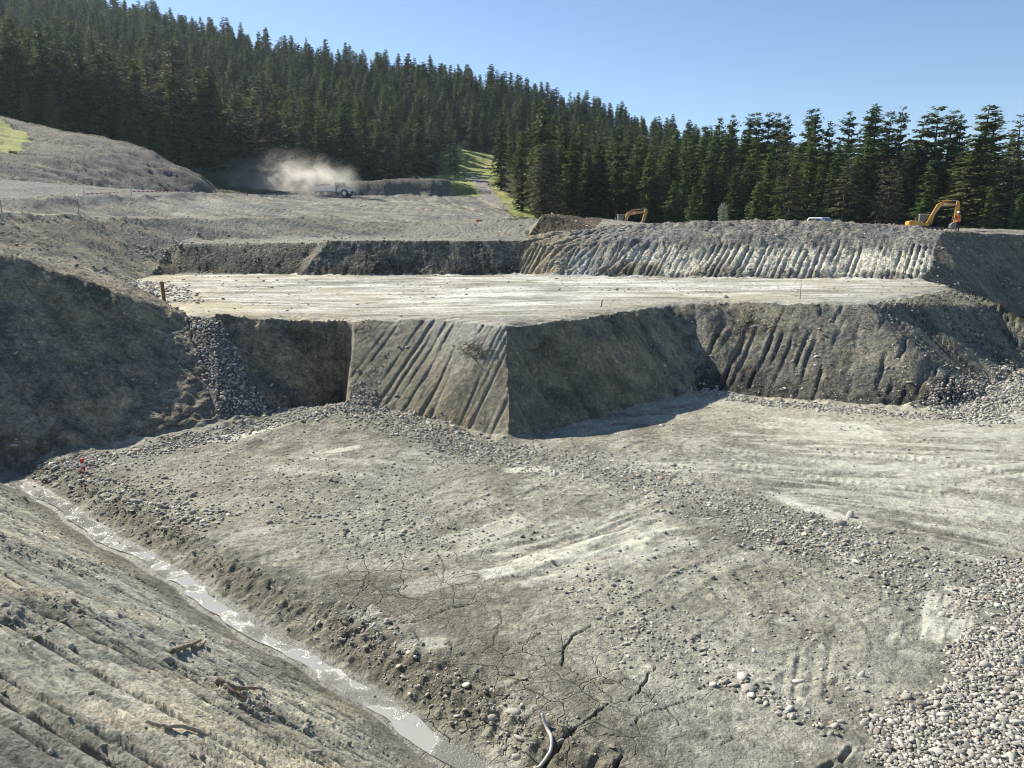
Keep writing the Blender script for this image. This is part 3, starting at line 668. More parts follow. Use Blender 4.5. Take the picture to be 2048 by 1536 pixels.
def tag(o, label=None, cat_=None, group=None, kind=None):
    if label: o['label'] = label
    if cat_: o['category'] = cat_
    if group: o['group'] = group
    if kind: o['kind'] = kind
    return o
STRUCT = {   # region -> (object name, label)
    'pit_floor': ('pit_floor', 'grey cracked clay and gravel floor of the excavation pit'),
    'near_slope': ('near_slope', 'pale furrowed earth slope dropping to the wet ditch at the bottom left'),
    'left_bank': ('shaded_bank', 'tall shaded earth bank rising beside the gravel chute'),
    'gravel_chute': ('gravel_chute', 'sloping chute of dark cobbles running down beside the shaded bank'),
    'notch_bank': ('recessed_bank', 'shaded recessed bank between gravel chute and furrowed corner'),
    'corner_left': ('furrowed_bank', 'sunlit bank face with deep diagonal bucket furrows at the sharp corner'),
    'corner_right': ('corner_bank', 'shaded bank face just past the sharp sunlit corner edge'),
    'lower_bank': ('lower_bank', 'dark grey furrowed bank with a damp black foot below the terrace'),
    'berm_face': ('berm_slope', 'striped side slope of the terrace falling towards the cobbles'),
    'terrace': ('terrace', 'flat bright clay terrace streaked by wheels halfway up the pit'),
    'back_wall_left': ('terrace_wall', 'dark set-back earth wall at the rear of the terrace'),
    'back_wall_right': ('terrace_wall', 'long dark earth wall standing forward at the rear of the terrace'),
    'upper_bank': ('upper_bank', 'big rocky bank with white furrowed clay below the excavators'),
    'end_face': ('bank_end', 'shaded end of the upper bank turning away from the sun'),
    'left_slope': ('striped_slope', 'earth slope combed with fine diagonal lines above the shaded bank'),
    'bench': ('narrow_bench', 'narrow level bench on top of the dark terrace wall'),
    'mid_slope': ('dull_slope', 'dull grey slope between narrow bench and the upper ledge'),
    'lit_slope': ('gravelly_slope', 'gravelly furrowed slope behind the bench, below the red barrier'),
    'upper_slope': ('upper_slope', 'long pale slope below the haul road and barrier tape'),
    'haul_road': ('haul_road', 'grey haul road on the upper bench behind the barrier tape'),
    'gravel_mound': ('gravel_mound', 'large dark gravel mound below the forest with furrowed side'),
    'far_slope': ('far_slope', 'pale streaked slope below the flat-topped spoil heap'),
    'far_heap': ('spoil_heap', 'dark flat-topped spoil heap just past the dump truck'),
    'dirt_heap': ('dirt_heap', 'brown heap of dumped earth on the brink of the upper bank'),
    'plateau': ('plateau', 'level gravel ground where the excavators stand'),
    'meadow': ('meadow', 'yellow-green mountain meadow with a dirt track'),
    'hillside': ('hillside', 'forested hillside rising behind the excavation'),
}
def split_mesh(region_of_face, faces, co, col, wet, extra):
    out = {}
    for n, (oname, label) in STRUCT.items():
        fsel = faces[region_of_face == RID[n]]
        if len(fsel) == 0: print('no faces', n); continue
        used, inv = np.unique(fsel.ravel(), return_inverse=True)
        me = bpy.data.meshes.new(oname)
        me.vertices.add(len(used)); me.vertices.foreach_set('co', co[used].astype(np.float32).ravel())
        me.loops.add(fsel.size); me.loops.foreach_set('vertex_index', inv.astype(np.int32).ravel())
        me.polygons.add(len(fsel)); me.polygons.foreach_set('loop_start', np.arange(0, fsel.size, 4, dtype=np.int32))
        me.update(calc_edges=True)
        me.polygons.foreach_set('use_smooth', np.ones(len(fsel), bool))
        a = me.attributes.new('earth', 'FLOAT_COLOR', 'POINT')
        a.data.foreach_set('color', np.concatenate([col[used], np.ones((len(used), 1), np.float32)], 1).astype(np.float32).ravel())
        w = me.attributes.new('wet', 'FLOAT', 'POINT'); w.data.foreach_set('value', wet[used].astype(np.float32))
        for en, ea in extra.items():
            w = me.attributes.new(en, 'FLOAT', 'POINT'); w.data.foreach_set('value', ea[used].astype(np.float32))
        me.materials.append(M_EARTH)
        o = bpy.data.objects.new(oname, me); COL.objects.link(o)
        tag(o, label, kind='structure')
        out[n] = o
    return out
n0, n1 = X.shape
_i = np.arange(n0 * n1).reshape(n0, n1)
_f = np.stack([_i[:-1, :-1], _i[:-1, 1:], _i[1:, 1:], _i[1:, :-1]], -1).reshape(-1, 4)
GROUND = split_mesh(REG[:-1, :-1].ravel(), _f, np.stack([X, Y, Z], -1).reshape(-1, 3), COLR.reshape(-1, 3), WET.ravel(), dict(rocky=ROCKY.ravel(), mud=MUD.ravel()))
_lr = np.log(GR)
def ground_z(px, py):           # height of the finished surface
    px = np.atleast_1d(np.asarray(px, float)); py = np.atleast_1d(np.asarray(py, float))
    a = np.arctan2(px, py); r = np.hypot(px, py)
    ia = np.clip(np.interp(a, GAZ, np.arange(n1)), 0, n1 - 1.001); ir = np.clip(np.interp(np.log(r), _lr, np.arange(n0)), 0, n0 - 1.001)
    j = ia.astype(int); i = ir.astype(int); fa = ia - j; fr = ir - i
    return (Z[i, j] * (1 - fa) + Z[i, j + 1] * fa) * (1 - fr) + (Z[i + 1, j] * (1 - fa) + Z[i + 1, j + 1] * fa) * fr
def ground_n(px, py, e=.25):
    zx = (ground_z(px + e, py) - ground_z(px - e, py)) / (2 * e); zy = (ground_z(px, py + e) - ground_z(px, py - e)) / (2 * e)
    n = np.stack([-zx, -zy, np.ones_like(zx)], -1)
    return n / np.linalg.norm(n, axis=-1, keepdims=True)
def gz(x, y): return float(ground_z(x, y)[0])
def region_at(px, py):
    a = np.arctan2(px, py); r = np.hypot(px, py)
    j = np.clip(np.rint(np.interp(a, GAZ, np.arange(n1))), 0, n1 - 1).astype(int); i = np.clip(np.rint(np.interp(np.log(r), _lr, np.arange(n0))), 0, n0 - 1).astype(int)
    return REG[i, j]
# ================================================================ STONES
def simple_mat(name, col, rough=.6, spec=.5, metal=0.0, noise=.0, nscale=8.0, dirt=None, dirt_amt=.0):
    m, nt, b = new_mat(name); L = nt.links.new
    b.inputs['Roughness'].default_value = rough; b.inputs['Specular IOR Level'].default_value = spec; b.inputs['Metallic'].default_value = metal
    tc = node(nt, 'ShaderNodeTexCoord'); n1 = node(nt, 'ShaderNodeTexNoise', Scale=nscale, Detail=5.0, Roughness=.65); L(tc.outputs['Object'], n1.inputs['Vector'])
    mr = node(nt, 'ShaderNodeMapRange'); L(n1.outputs['Fac'], mr.inputs['Value']); mr.inputs['From Min'].default_value = .3; mr.inputs['From Max'].default_value = .7
    mr.inputs['To Min'].default_value = 1 - noise; mr.inputs['To Max'].default_value = 1 + noise
    sc = node(nt, 'ShaderNodeVectorMath', operation='SCALE'); sc.inputs[0].default_value = col[:3]; L(mr.outputs[0], sc.inputs['Scale'])
    src = sc.outputs[0]
    if dirt:
        n2 = node(nt, 'ShaderNodeTexNoise', Scale=nscale * .35, Detail=6.0, Roughness=.7); L(tc.outputs['Object'], n2.inputs['Vector'])
        r2 = node(nt, 'ShaderNodeMapRange'); L(n2.outputs['Fac'], r2.inputs['Value']); r2.inputs['From Min'].default_value = .45; r2.inputs['From Max'].default_value = .65; r2.inputs['To Max'].default_value = dirt_amt
        mx = node(nt, 'ShaderNodeMix', data_type='RGBA'); L(r2.outputs[0], mx.inputs[0]); L(src, mx.inputs[6]); mx.inputs[7].default_value = (*dirt, 1); src = mx.outputs[2]
    L(src, b.inputs['Base Color'])
    return m
def ramp_mat(name, stops, rough, noise_scale, noise_amt, translucent=0.0, spec=.2, seed_attr='Random'):
    m, nt, b = new_mat(name); L = nt.links.new
    oi = node(nt, 'ShaderNodeObjectInfo'); cr = node(nt, 'ShaderNodeValToRGB')
    el = cr.color_ramp.elements
    while len(el) < len(stops): el.new(.5)
    for e, (p, c) in zip(el, stops): e.position = p; e.color = (*c, 1)
    L(oi.outputs['Random'], cr.inputs['Fac'])
    tc = node(nt, 'ShaderNodeTexCoord'); n1 = node(nt, 'ShaderNodeTexNoise', Scale=noise_scale, Detail=3.0); L(tc.outputs['Object'], n1.inputs['Vector'])
    mr = node(nt, 'ShaderNodeMapRange'); L(n1.outputs['Fac'], mr.inputs['Value']); mr.inputs['From Min'].default_value = .3; mr.inputs['From Max'].default_value = .7
    mr.inputs['To Min'].default_value = 1 - noise_amt; mr.inputs['To Max'].default_value = 1 + noise_amt
    sc = node(nt, 'ShaderNodeVectorMath', operation='SCALE'); L(cr.outputs[0], sc.inputs[0]); L(mr.outputs[0], sc.inputs['Scale'])
    L(sc.outputs[0], b.inputs['Base Color'])
    b.inputs['Roughness'].default_value = rough; b.inputs['Specular IOR Level'].default_value = spec
    if translucent:
        tr = node(nt, 'ShaderNodeBsdfTranslucent'); L(sc.outputs[0], tr.inputs['Color'])
        ms = node(nt, 'ShaderNodeMixShader'); ms.inputs[0].default_value = translucent
        L(b.outputs[0], ms.inputs[1]); L(tr.outputs[0], ms.inputs[2]); L(ms.outputs[0], nt.nodes['Material Output'].inputs['Surface'])
    return m
M_COBBLE = ramp_mat('river_cobble', [(0, (.155, .145, .122)), (.3, (.28, .262, .225)), (.65, (.40, .38, .325)), (.88, (.55, .525, .455)), (.95, (.32, .26, .19)), (1, (.14, .14, .145))], .8, 30, .18)
M_CLOD = ramp_mat('earth_clod', [(0, (.20, .19, .158)), (.5, (.29, .278, .235)), (.85, (.345, .33, .28)), (1, (.44, .43, .39))], .95, 20, .25)

def rock_mesh(name, seed, mat, flat=.6, rough=.16, sub=2, angular=False):
    r_ = random.Random(seed); bm = bmesh.new()
    bmesh.ops.create_icosphere(bm, subdivisions=sub, radius=.5)
    ph = [Vector((r_.uniform(-1, 1), r_.uniform(-1, 1), r_.uniform(-1, 1))).normalized() for _ in range(9)]
    cut = [r_.uniform(.30, .46) for _ in range(9)]
    for v in bm.verts:
        d = v.co.normalized(); k = 1.0
        for i, p in enumerate(ph[:5]): k += rough * math.sin(3.1 * d.dot(p) + i * 1.7) * .5
        v.co = d * .5 * k
        if angular:
            for p, c in zip(ph, cut):
                o = v.co.dot(p) - c
                if o > 0: v.co -= p * o
        v.co.x *= r_.uniform(1.0, 1.0) * 1.25; v.co.z *= flat
    me = bpy.data.meshes.new(name); bm.to_mesh(me); bm.free()
    me.polygons.foreach_set('use_smooth', np.full(len(me.polygons), not angular))
    me.materials.append(mat)
    return me
COBBLES = [rock_mesh('cobble', 10 + i, M_COBBLE, flat=.45 + .08 * i, rough=.14, sub=1 if i > 2 else 2) for i in range(6)]
ROCKS = [rock_mesh('rock', 30 + i, M_COBBLE, flat=.5 + .08 * i, rough=.3, sub=2, angular=True) for i in range(5)]
CLODS = [rock_mesh('clod', 50 + i, M_CLOD, flat=.7 + .06 * i, rough=.45, sub=2, angular=i % 2 == 0) for i in range(5)]
PROTO = {}
def proto_collection(key, meshes, names):
    c = bpy.data.collections.new(key)
    for i, me in enumerate(meshes):
        o = bpy.data.objects.new('%s_%02d' % (names, i), me); c.objects.link(o)
    PROTO[key] = c
    return c
proto_collection('cobble_shapes', COBBLES, 'cobble_shape'); proto_collection('rock_shapes', ROCKS, 'rock_shape'); proto_collection('clod_shapes', CLODS, 'clod_shape')
def scatter_object(name, pts, rot, scl, idx, coll, label, cat_='gravel'):
    me = bpy.data.meshes.new(name); n = len(pts)
    me.vertices.add(n); me.vertices.foreach_set('co', np.asarray(pts, np.float32).ravel())
    for an, dt, arr, key in (('rot', 'FLOAT_VECTOR', rot, 'vector'), ('scl', 'FLOAT_VECTOR', scl, 'vector'), ('idx', 'INT', idx, 'value')):
        a = me.attributes.new(an, dt, 'POINT'); a.data.foreach_set(key, np.asarray(arr, np.int32 if dt == 'INT' else np.float32).ravel())
    me.update()
    o = bpy.data.objects.new(name, me); COL.objects.link(o)
    ng = bpy.data.node_groups.new(name, 'GeometryNodeTree')
    ng.interface.new_socket('Geometry', in_out='INPUT', socket_type='NodeSocketGeometry'); ng.interface.new_socket('Geometry', in_out='OUTPUT', socket_type='NodeSocketGeometry')
    gi = ng.nodes.new('NodeGroupInput'); go = ng.nodes.new('NodeGroupOutput')
    ci = ng.nodes.new('GeometryNodeCollectionInfo'); ci.inputs['Collection'].default_value = coll
    ci.inputs['Separate Children'].default_value = True; ci.inputs['Reset Children'].default_value = True
    ip = ng.nodes.new('GeometryNodeInstanceOnPoints'); ip.inputs['Pick Instance'].default_value = True
    def na(nm, t):
        q = ng.nodes.new('GeometryNodeInputNamedAttribute'); q.data_type = t; q.inputs['Name'].default_value = nm
        return [s for s in q.outputs if s.enabled and s.name == 'Attribute'][0]
    ng.links.new(gi.outputs[0], ip.inputs['Points']); ng.links.new(ci.outputs[0], ip.inputs['Instance'])
    ng.links.new(na('idx', 'INT'), ip.inputs['Instance Index']); ng.links.new(na('rot', 'FLOAT_VECTOR'), ip.inputs['Rotation']); ng.links.new(na('scl', 'FLOAT_VECTOR'), ip.inputs['Scale'])
    ng.links.new(ip.outputs[0], go.inputs[0])
    md = o.modifiers.new('scatter', 'NODES'); md.node_group = ng
    return tag(o, label, cat_, kind='stuff')

def stone_xform(x, y, size, sink=.3, tiltamp=.3):
    size = size * .8
    n = len(x); z = ground_z(x, y); nn = ground_n(x, y)
    pitch = np.arctan2(nn[:, 1], nn[:, 2]); roll = np.arctan2(nn[:, 0], nn[:, 2])
    rot = np.stack([-pitch + rng.normal(0, tiltamp, n), roll + rng.normal(0, tiltamp, n), rng.uniform(0, 6.28, n)], 1)
    scl = size[:, None] * np.stack([rng.uniform(.8, 1.25, n), rng.uniform(.7, 1.1, n), rng.uniform(.7, 1.1, n)], 1)
    pos = np.stack([x, y, z + size * (.3 - sink)], 1)
    return pos, rot, scl
def bed_points(poly_fn, bbox, spacing, size_mu, size_sd, smax=.3):
    x0, x1, y0, y1 = bbox
    gx, gy = np.meshgrid(np.arange(x0, x1, spacing), np.arange(y0, y1, spacing))
    gx = gx.ravel() + rng.uniform(-.5, .5, gx.size) * spacing; gy = gy.ravel() + rng.uniform(-.5, .5, gy.size) * spacing
    k = poly_fn(gx, gy); m = rng.uniform(0, 1, gx.size) < k
    gx, gy = gx[m], gy[m]
    s = np.clip(np.exp(rng.normal(math.log(size_mu), size_sd, gx.size)), .02, smax)
    return gx, gy, s
def band_fn(pts, hw, soft=.5, zlev=0):
    w = [P(u, v, z) if isinstance(z, (int, float)) else z for (u, v, z) in pts]
    def f(x, y):
        d, p = distline(x, y, w)
        d = d + .35 * hw * fbm(x / 1.1, y / 1.1, 501, 3)
        d = d + .35 * hw * vnoise(x / .25, y / .25, 507)
        return sstep(hw * (1.15 + soft), hw * (1 - soft), d) * np.clip(1.0 + .7 * fbm(x / .7, y / .7, 508, 2), .1, 1)
    xs = [p[0] for p in w]; ys = [p[1] for p in w]
    return f, (min(xs) - hw * 2, max(xs) + hw * 2, min(ys) - hw * 2, max(ys) + hw * 2)
def poly_fn(pts, soft=.75):
    w = [P(u, v, z) for (u, v, z) in pts]
    def f(x, y):
        k = 0
        for q_ in (.0, .35, .7):
            k = k + inpoly(x + soft * fbm(x / .8, y / .8, 502, 4) + q_ * fbm(x / .15, y / .15, 505, 2), y + soft * fbm(x / .8, y / .8, 503, 4) + q_ * fbm(x / .15, y / .15, 506, 2), w) / 3.0
        return k
    xs = [p[0] for p in w]; ys = [p[1] for p in w]
    return f, (min(xs), max(xs), min(ys), max(ys))
BX, BY, BS = [], [], []
def bed(fnbb, spacing, mu, sd, dens=1.0, smax=.3):
    fn, bb = fnbb
    x, y, s = bed_points(lambda a, b: fn(a, b) * dens, bb, spacing, mu, sd, smax)
    BX.append(x); BY.append(y); BS.append(s)
bed(poly_fn([(1960, 1120, 0), (2250, 1110, 0), (2600, 1300, 0), (2450, 1700, 0), (1700, 1640, 0), (1740, 1500, 0), (1830, 1430, 0), (1830, 1370, 0), (1880, 1330, 0), (1960, 1290, 0), (2000, 1210, 0)]), .060, .082, .30)
bed(poly_fn([(1960, 1120, 0), (2250, 1110, 0), (2600, 1300, 0), (2450, 1700, 0), (1700, 1640, 0), (1740, 1500, 0), (1830, 1430, 0), (1880, 1330, 0), (1960, 1290, 0)]), .05, .055, .3, .6)
bed(band_fn([(600, 818, .4), (700, 828, .3), (800, 858, .1), (900, 890, 0), (1000, 905, 0)], .8, .8), .08, .08, .4, .95)
bed(band_fn([(960, 903, 0), (1120, 925, 0), (1250, 950, 0), (1360, 985, 0), (1480, 1020, 0), (1600, 1075, 0)], 1.1, .95), .075, .055, .45, .62)
bed(band_fn([(1560, 1060, 0), (1680, 1090, 0), (1800, 1130, 0), (1950, 1190, 0), (2080, 1250, 0)], 1.1, .95), .075, .06, .45, .65)
bed(band_fn([(1400, 786, .15), (1550, 808, .1), (1700, 822, .1), (1850, 832, .1), (1940, 828, .1)], .5), .10, .10, .3, .95)
bed(band_fn([(1930, 828, .1), (1990, 800, .1), (2060, 762, .2), (2150, 730, .2)], 1.3), .11, .115, .35, .95)
bed(band_fn([(90, 938, 0), (250, 912, 0), (400, 880, .05), (520, 852, .2), (620, 832, .4)], .65), .10, .10, .35, .9)
def chute_fn(x, y): return inpoly(x + .3 * fbm(x / .8, y / .8, 504, 3), y, cat(chute_l, rv(chute_r))).astype(float)
_cx = [p[0] for p in chute_l + chute_r]; _cy = [p[1] for p in chute_l + chute_r]
BX_, BY_, BS_ = bed_points(chute_fn, (min(_cx), max(_cx), min(_cy), max(_cy)), .105, .125, .3)
BX.append(BX_); BY.append(BY_); BS.append(BS_)
bed(band_fn([(150, 950, 0), (350, 945, 0), (550, 955, 0), (750, 985, 0), (900, 1040, 0)], 2.0, .9), .15, .065, .35, .45)
bed(band_fn([(120, 965, 0), (200, 975, 0), (300, 1000, 0), (380, 1040, 0)], .8, .8), .10, .085, .4, .7)
bed(band_fn([(600, 1010, 0), (750, 1060, 0), (850, 1090, 0)], 1.0, .9), .12, .07, .35, .5)
bed(band_fn([(1160, 1160, 0), (1260, 1220, 0), (1340, 1290, 0), (1400, 1330, 0)], .7, .9), .09, .065, .35, .5)
bed(band_fn([(1450, 1365, 0), (1520, 1385, 0), (1580, 1425, 0), (1640, 1450, 0)], .20, .8), .08, .08, .4, .7)
bed(band_fn([(1560, 1220, 0), (1640, 1290, 0), (1700, 1360, 0), (1720, 1420, 0)], .5, .9), .10, .06, .45, .35)
bed(band_fn([(1400, 1130, 0), (1650, 1150, 0), (1850, 1200, 0)], 1.2, .9), .13, .055, .4, .4)
bed(band_fn([(700, 1250, 0), (800, 1310, 0), (900, 1380, 0), (1000, 1440, 0)], .45, .9), .08, .06, .45, .55)
bed(band_fn([(262, 566, ZT), (300, 575, ZT), (340, 600, ZT)], 1.3, .8), .22, .15, .35, .6)
bed(band_fn([(310, 545, ZT), (330, 530, 4.4), (345, 505, 5.4)], 1.1, .6), .2, .2, .35, .8, .5)
BX = np.concatenate(BX); BY = np.concatenate(BY); BS = np.concatenate(BS)
keep = ~((BX ** 2 + BY ** 2) < 36)
s_, d_ = ditch_coords(BX, BY); keep &= d_ < -.75
BX, BY, BS = BX[keep], BY[keep], BS[keep]
score = BS / np.hypot(BX, BY)
uu, vv = pix(BX, BY, np.zeros_like(BX)); inframe = (uu > 5) & (uu < 2043) & (vv > 10) & (vv < 1525)
big = np.argsort(-(score * inframe))[:290]
rest = np.ones(len(BX), bool); rest[big] = False
pos, rot, scl = stone_xform(BX[rest], BY[rest], BS[rest], sink=.2)
scatter_object('cobble_gravel', pos, rot, scl, rng.integers(0, 6, rest.sum()), PROTO['cobble_shapes'], 'pale rounded cobbles spread in bands across the pit floor and chute')
pos, rot, scl = stone_xform(BX[big], BY[big], BS[big], sink=.2)
for p, r, s in zip(pos, rot, scl):
    o = bpy.data.objects.new('cobble', COBBLES[rng.integers(0, 3)]); o.location = p; o.rotation_euler = r; o.scale = s
    o.parent = GROUND['pit_floor']; COL.objects.link(o)
print('cobbles', len(BX))
# loose rock and clods over every worked face
dens = dict(near_slope=0, left_bank=9, notch_bank=12, corner_left=6, corner_right=12, lower_bank=20, berm_face=9, terrace=2.0, back_wall_left=5, back_wall_right=6, upper_bank=20, end_face=8, left_slope=10, bench=3, mid_slope=3,
            lit_slope=6, upper_slope=2.0, haul_road=.6, gravel_mound=.5, far_slope=.3, far_heap=.3, dirt_heap=6, pit_floor=22, plateau=.8)
area = np.zeros(X.shape); area[:-1, :-1] = ((GR[1:] - GR[:-1]) * GR[:-1])[:, None] * (GAZ[1:] - GAZ[:-1])[None, :]
w = np.zeros(X.shape)
for n, v in dens.items(): w[is_(n)] = v
w *= area * (DD < -.75) * (np.abs(_A) < R(42)) * (DEPTH < 230) * np.where(is_('pit_floor'), sstep(45, 12, DEPTH) * .9 + .1, 1)
w *= np.clip(.4 + 1.3 * fbm(X / 2.4, Y / 2.4, 510, 3) + .4, .05, 2)
def sample(w, n):
    c = np.cumsum(w.ravel()); k = np.searchsorted(c, rng.uniform(0, c[-1], n))
    i, j = np.unravel_index(k, w.shape); i = np.minimum(i, n0 - 2); j = np.minimum(j, n1 - 2)
    a = GAZ[j] + rng.uniform(0, 1, n) * (GAZ[j + 1] - GAZ[j]); r = GR[i] + rng.uniform(0, 1, n) * (GR[i + 1] - GR[i])
    return r * np.sin(a), r * np.cos(a), r
N = int(w.sum()); print('loose stones', N)
x, y, r = sample(w, N)
s = np.exp(rng.normal(math.log(.048), .55, N)) * np.clip(r / 32, .5, 1.7); s = np.clip(s, .02, .45)
pos, rot, scl = stone_xform(x, y, s, sink=.25)
scatter_object('loose_rubble', pos, rot, scl, rng.integers(0, 5, N), PROTO['rock_shapes'], 'loose angular stones littering the banks, benches and floor', 'rubble')
w = area * (is_('near_slope') * (10 + 190 * sstep(.05, .45, fbm(X / .9, Y / .9, 133, 3))) * sstep(.3, 1.2, DD) + is_('pit_floor') * 70 * np.exp(-((-DD - 1.15) / .5) ** 2) * (DEPTH < 30)) * (np.abs(_A) < R(41)) * (DEPTH > 2.2)
N = int(w.sum()); print('clods', N)
x, y, r = sample(w, N)
s = np.clip(np.exp(rng.normal(math.log(.027), .6, N)), .010, .12)
pos, rot, scl = stone_xform(x, y, s, sink=.2)
scatter_object('earth_clods', pos, rot, scl, rng.integers(0, 5, N), PROTO['clod_shapes'], 'crumbled pale earth clods along the near slope and ditch edge', 'clods')

# ================================================================ TREES
M_NEEDLE = ramp_mat('needles', [(0, (.060, .092, .032)), (.35, (.082, .118, .040)), (.7, (.105, .135, .045)), (1, (.135, .155, .060))], .7, .35, .35, .28)
M_NEEDLE_GREY = ramp_mat('needles_grey', [(0, (.10, .115, .060)), (.5, (.125, .138, .072)), (1, (.15, .155, .09))], .75, .4, .3, .28)
M_YOUNG = ramp_mat('needles_young', [(0, (.10, .150, .042)), (.5, (.125, .170, .050)), (1, (.155, .18, .065))], .7, .5, .3, .3)
M_BARK = simple_mat('bark', (.075, .062, .05), .95, .1, 0, .35, 3)
M_PALE = ramp_mat('willow_leaf', [(0, (.20, .23, .17)), (1, (.26, .28, .21))], .6, 1, .3, .3)
def tree_proto(key, seed, h, rad, base, nwh, nbr, prof, gap, droop, spray, mat, dens=1.0, bare=0.0):
    """Unit tree: crown of needle sprays set along drooping branches; trunk and limbs one tapered mesh."""
    r_ = np.random.default_rng(seed)
    cv, cf, tv, tf = [], [], [], []
    def tube(a, b, ra, rb, n):
        a = np.array(a); b = np.array(b); d = b - a; d = d / np.linalg.norm(d)
        u = np.cross(d, [0, 0, 1.0]) if abs(d[2]) < .9 else np.cross(d, [1.0, 0, 0]); u /= np.linalg.norm(u); v = np.cross(d, u)
        k = len(tv)
        for i in range(n):
            t = 6.2832 * i / n; q = math.cos(t) * u + math.sin(t) * v
            tv.append(a + ra * q); tv.append(b + rb * q)
        for i in range(n):
            j = (i + 1) % n; tf.append((k + 2 * i, k + 2 * j, k + 2 * j + 1, k + 2 * i + 1))
    lean = r_.normal(0, .012, 2) * h
    segs = 6; tp = [np.array([lean[0] * (i / segs) ** 2 + r_.normal(0, .03), lean[1] * (i / segs) ** 2 + r_.normal(0, .03), h * .985 * i / segs]) for i in range(segs + 1)]
    tr = lambda t: .016 * h * (1 - t) ** .8 + .015
    for i in range(segs): tube(tp[i] - ([0, 0, .6] if i == 0 else [0, 0, 0]), tp[i + 1], tr(i / segs) * (1.25 if i == 0 else 1), tr((i + 1) / segs), 7)
    def axis_at(z):
        t = min(max(z / (h * .985), 0), .9999) * segs; i = int(t); return tp[i] + (tp[i + 1] - tp[i]) * (t - i)
    lob = r_.uniform(0, 6.28, 4)
    for wi in range(nwh):
        t = (wi + r_.uniform(-.4, .4)) / nwh; t = min(max(t, 0), 1)
        zb = h * (base + (1 - base) * t)
        R0 = rad * prof(t) * (1 + .22 * math.sin(5 * t * 3 + lob[0]) * (1 - t))
        for bi in range(nbr):
            if r_.random() < gap * (1.3 - t): continue
            az = r_.uniform(0, 6.28)
            L = R0 * r_.uniform(.62, 1.15) * (1 + .22 * math.sin(2 * az + lob[1]) + .15 * math.sin(3 * az + lob[2] + 4 * t)) + .12
            d = np.array([math.cos(az), math.sin(az), 0]); up = r_.uniform(-.05, .28) + .55 * t ** 2
            o = axis_at(zb + r_.uniform(-.2, .2))
            side = np.array([-d[1], d[0], 0])
            n_s = max(2, int(dens * L / .25))
            if L > .9: tube(o, o + d * L * .85 + np.array([0, 0, up * L * .85 - droop * L * .72]), .008 * h * .22 + .012 * L, .01, 3)
            st = bare if L > 1 else 0
            for k in range(n_s):
                q = st + (1 - st) * (k + r_.uniform(.1, .9)) / n_s
                c = o + d * L * q + np.array([0, 0, up * L * q - droop * L * q * q])
                for sd in (-1, 1):
                    ln = spray * r_.uniform(.6, 1.25) * (1.1 - .45 * q) * (1.0 - .3 * t ** 2) ; wd = ln * r_.uniform(.36, .62)
                    f = d * r_.uniform(.35, 1.0) + side * sd * r_.uniform(.3, 1.1) + np.array([0, 0, r_.uniform(-.55, .25)]); f /= np.linalg.norm(f)
                    s2 = np.cross(f, [0, 0, 1.0]) + r_.normal(0, .45, 3); s2 -= f * s2.dot(f); s2 /= np.linalg.norm(s2) + 1e-6
                    c2 = c + r_.normal(0, .06, 3)
                    n = len(cv); cv += [c2 - f * ln * .1, c2 + f * ln * .45 + s2 * wd * .5, c2 + f * ln, c2 + f * ln * .45 - s2 * wd * .5]; cf.append((n, n + 1, n + 2, n + 3))
    def mk(nm, v, f, mt):
        me = bpy.data.meshes.new(nm); me.from_pydata([tuple(p) for p in v], [], f); me.materials.append(mt); me.update(); return me
    return dict(key=key, h=h, crown=mk('crown', cv, cf, mat), trunk=mk('trunk', tv, tf, M_BARK), n=len(cf))
cone = lambda t: (1 - t) ** .80 * (.55 + .45 * min(1, t * 6))
slim = lambda t: (1 - t) ** .66 * (.6 + .4 * min(1, t * 5))
roundtop = lambda t: math.sqrt(max(0, 1 - t ** 2.6)) * (.5 + .5 * min(1, t * 4)) * (1 - .5 * t)
TREES = [
    tree_proto('spruce', 1, 20, 4.1, .05, 30, 8, cone, .18, .34, .95, M_NEEDLE), tree_proto('spruce', 2, 20, 3.5, .05, 30, 8, slim, .2, .30, .95, M_NEEDLE), tree_proto('spruce', 3, 20, 4.4, .08, 28, 8, cone, .25, .36, 1.0, M_NEEDLE),
    tree_proto('larch', 4, 20, 4.4, .08, 26, 7, cone, .33, .26, .85, M_NEEDLE_GREY, 1.0, .15), tree_proto('larch', 5, 20, 4.6, .07, 26, 7, slim, .36, .28, .8, M_NEEDLE_GREY, 1.0, .2),
    tree_proto('stone_pine', 6, 20, 3.6, .14, 24, 8, roundtop, .28, .10, 1.0, M_NEEDLE), tree_proto('stone_pine', 7, 20, 3.8, .18, 22, 8, roundtop, .34, .06, 1.05, M_NEEDLE),
    tree_proto('young', 8, 20, 6.0, .02, 26, 9, cone, .12, .25, 1.7, M_YOUNG, .55), tree_proto('young', 9, 20, 5.4, .02, 26, 9, slim, .12, .22, 1.7, M_YOUNG, .55),
    tree_proto('light', 10, 20, 4.3, .04, 30, 8, cone, .15, .26, .95, M_YOUNG), tree_proto('light', 11, 20, 3.8, .04, 30, 8, slim, .15, .26, .95, M_YOUNG),
]
KIND = {}
for i, t in enumerate(TREES): KIND.setdefault(t['key'], []).append(i)
print('tree faces', sum(t['n'] for t in TREES))
T = []     # x, y, z, height, proto, width factor, label, group
def tree_at(u, vtop, Yd, kind, wf=1.0, label=None, group=None, vbase=None):
    top = Q(u, vtop, Yd); x, y = top[0], top[1]; z = gz(x, y) - .1
    T.append([x, y, z, max(top[2] - z, 3.0), random.choice(KIND[kind]), wf, label, group])
G_MEADOW = 'trees around the meadow'; G_L = 'tall trees above the gravel mound'; G_M = 'trees behind the dump truck'; G_R = 'trees behind the excavators'; G_Y = 'small young conifers along the forest edge'
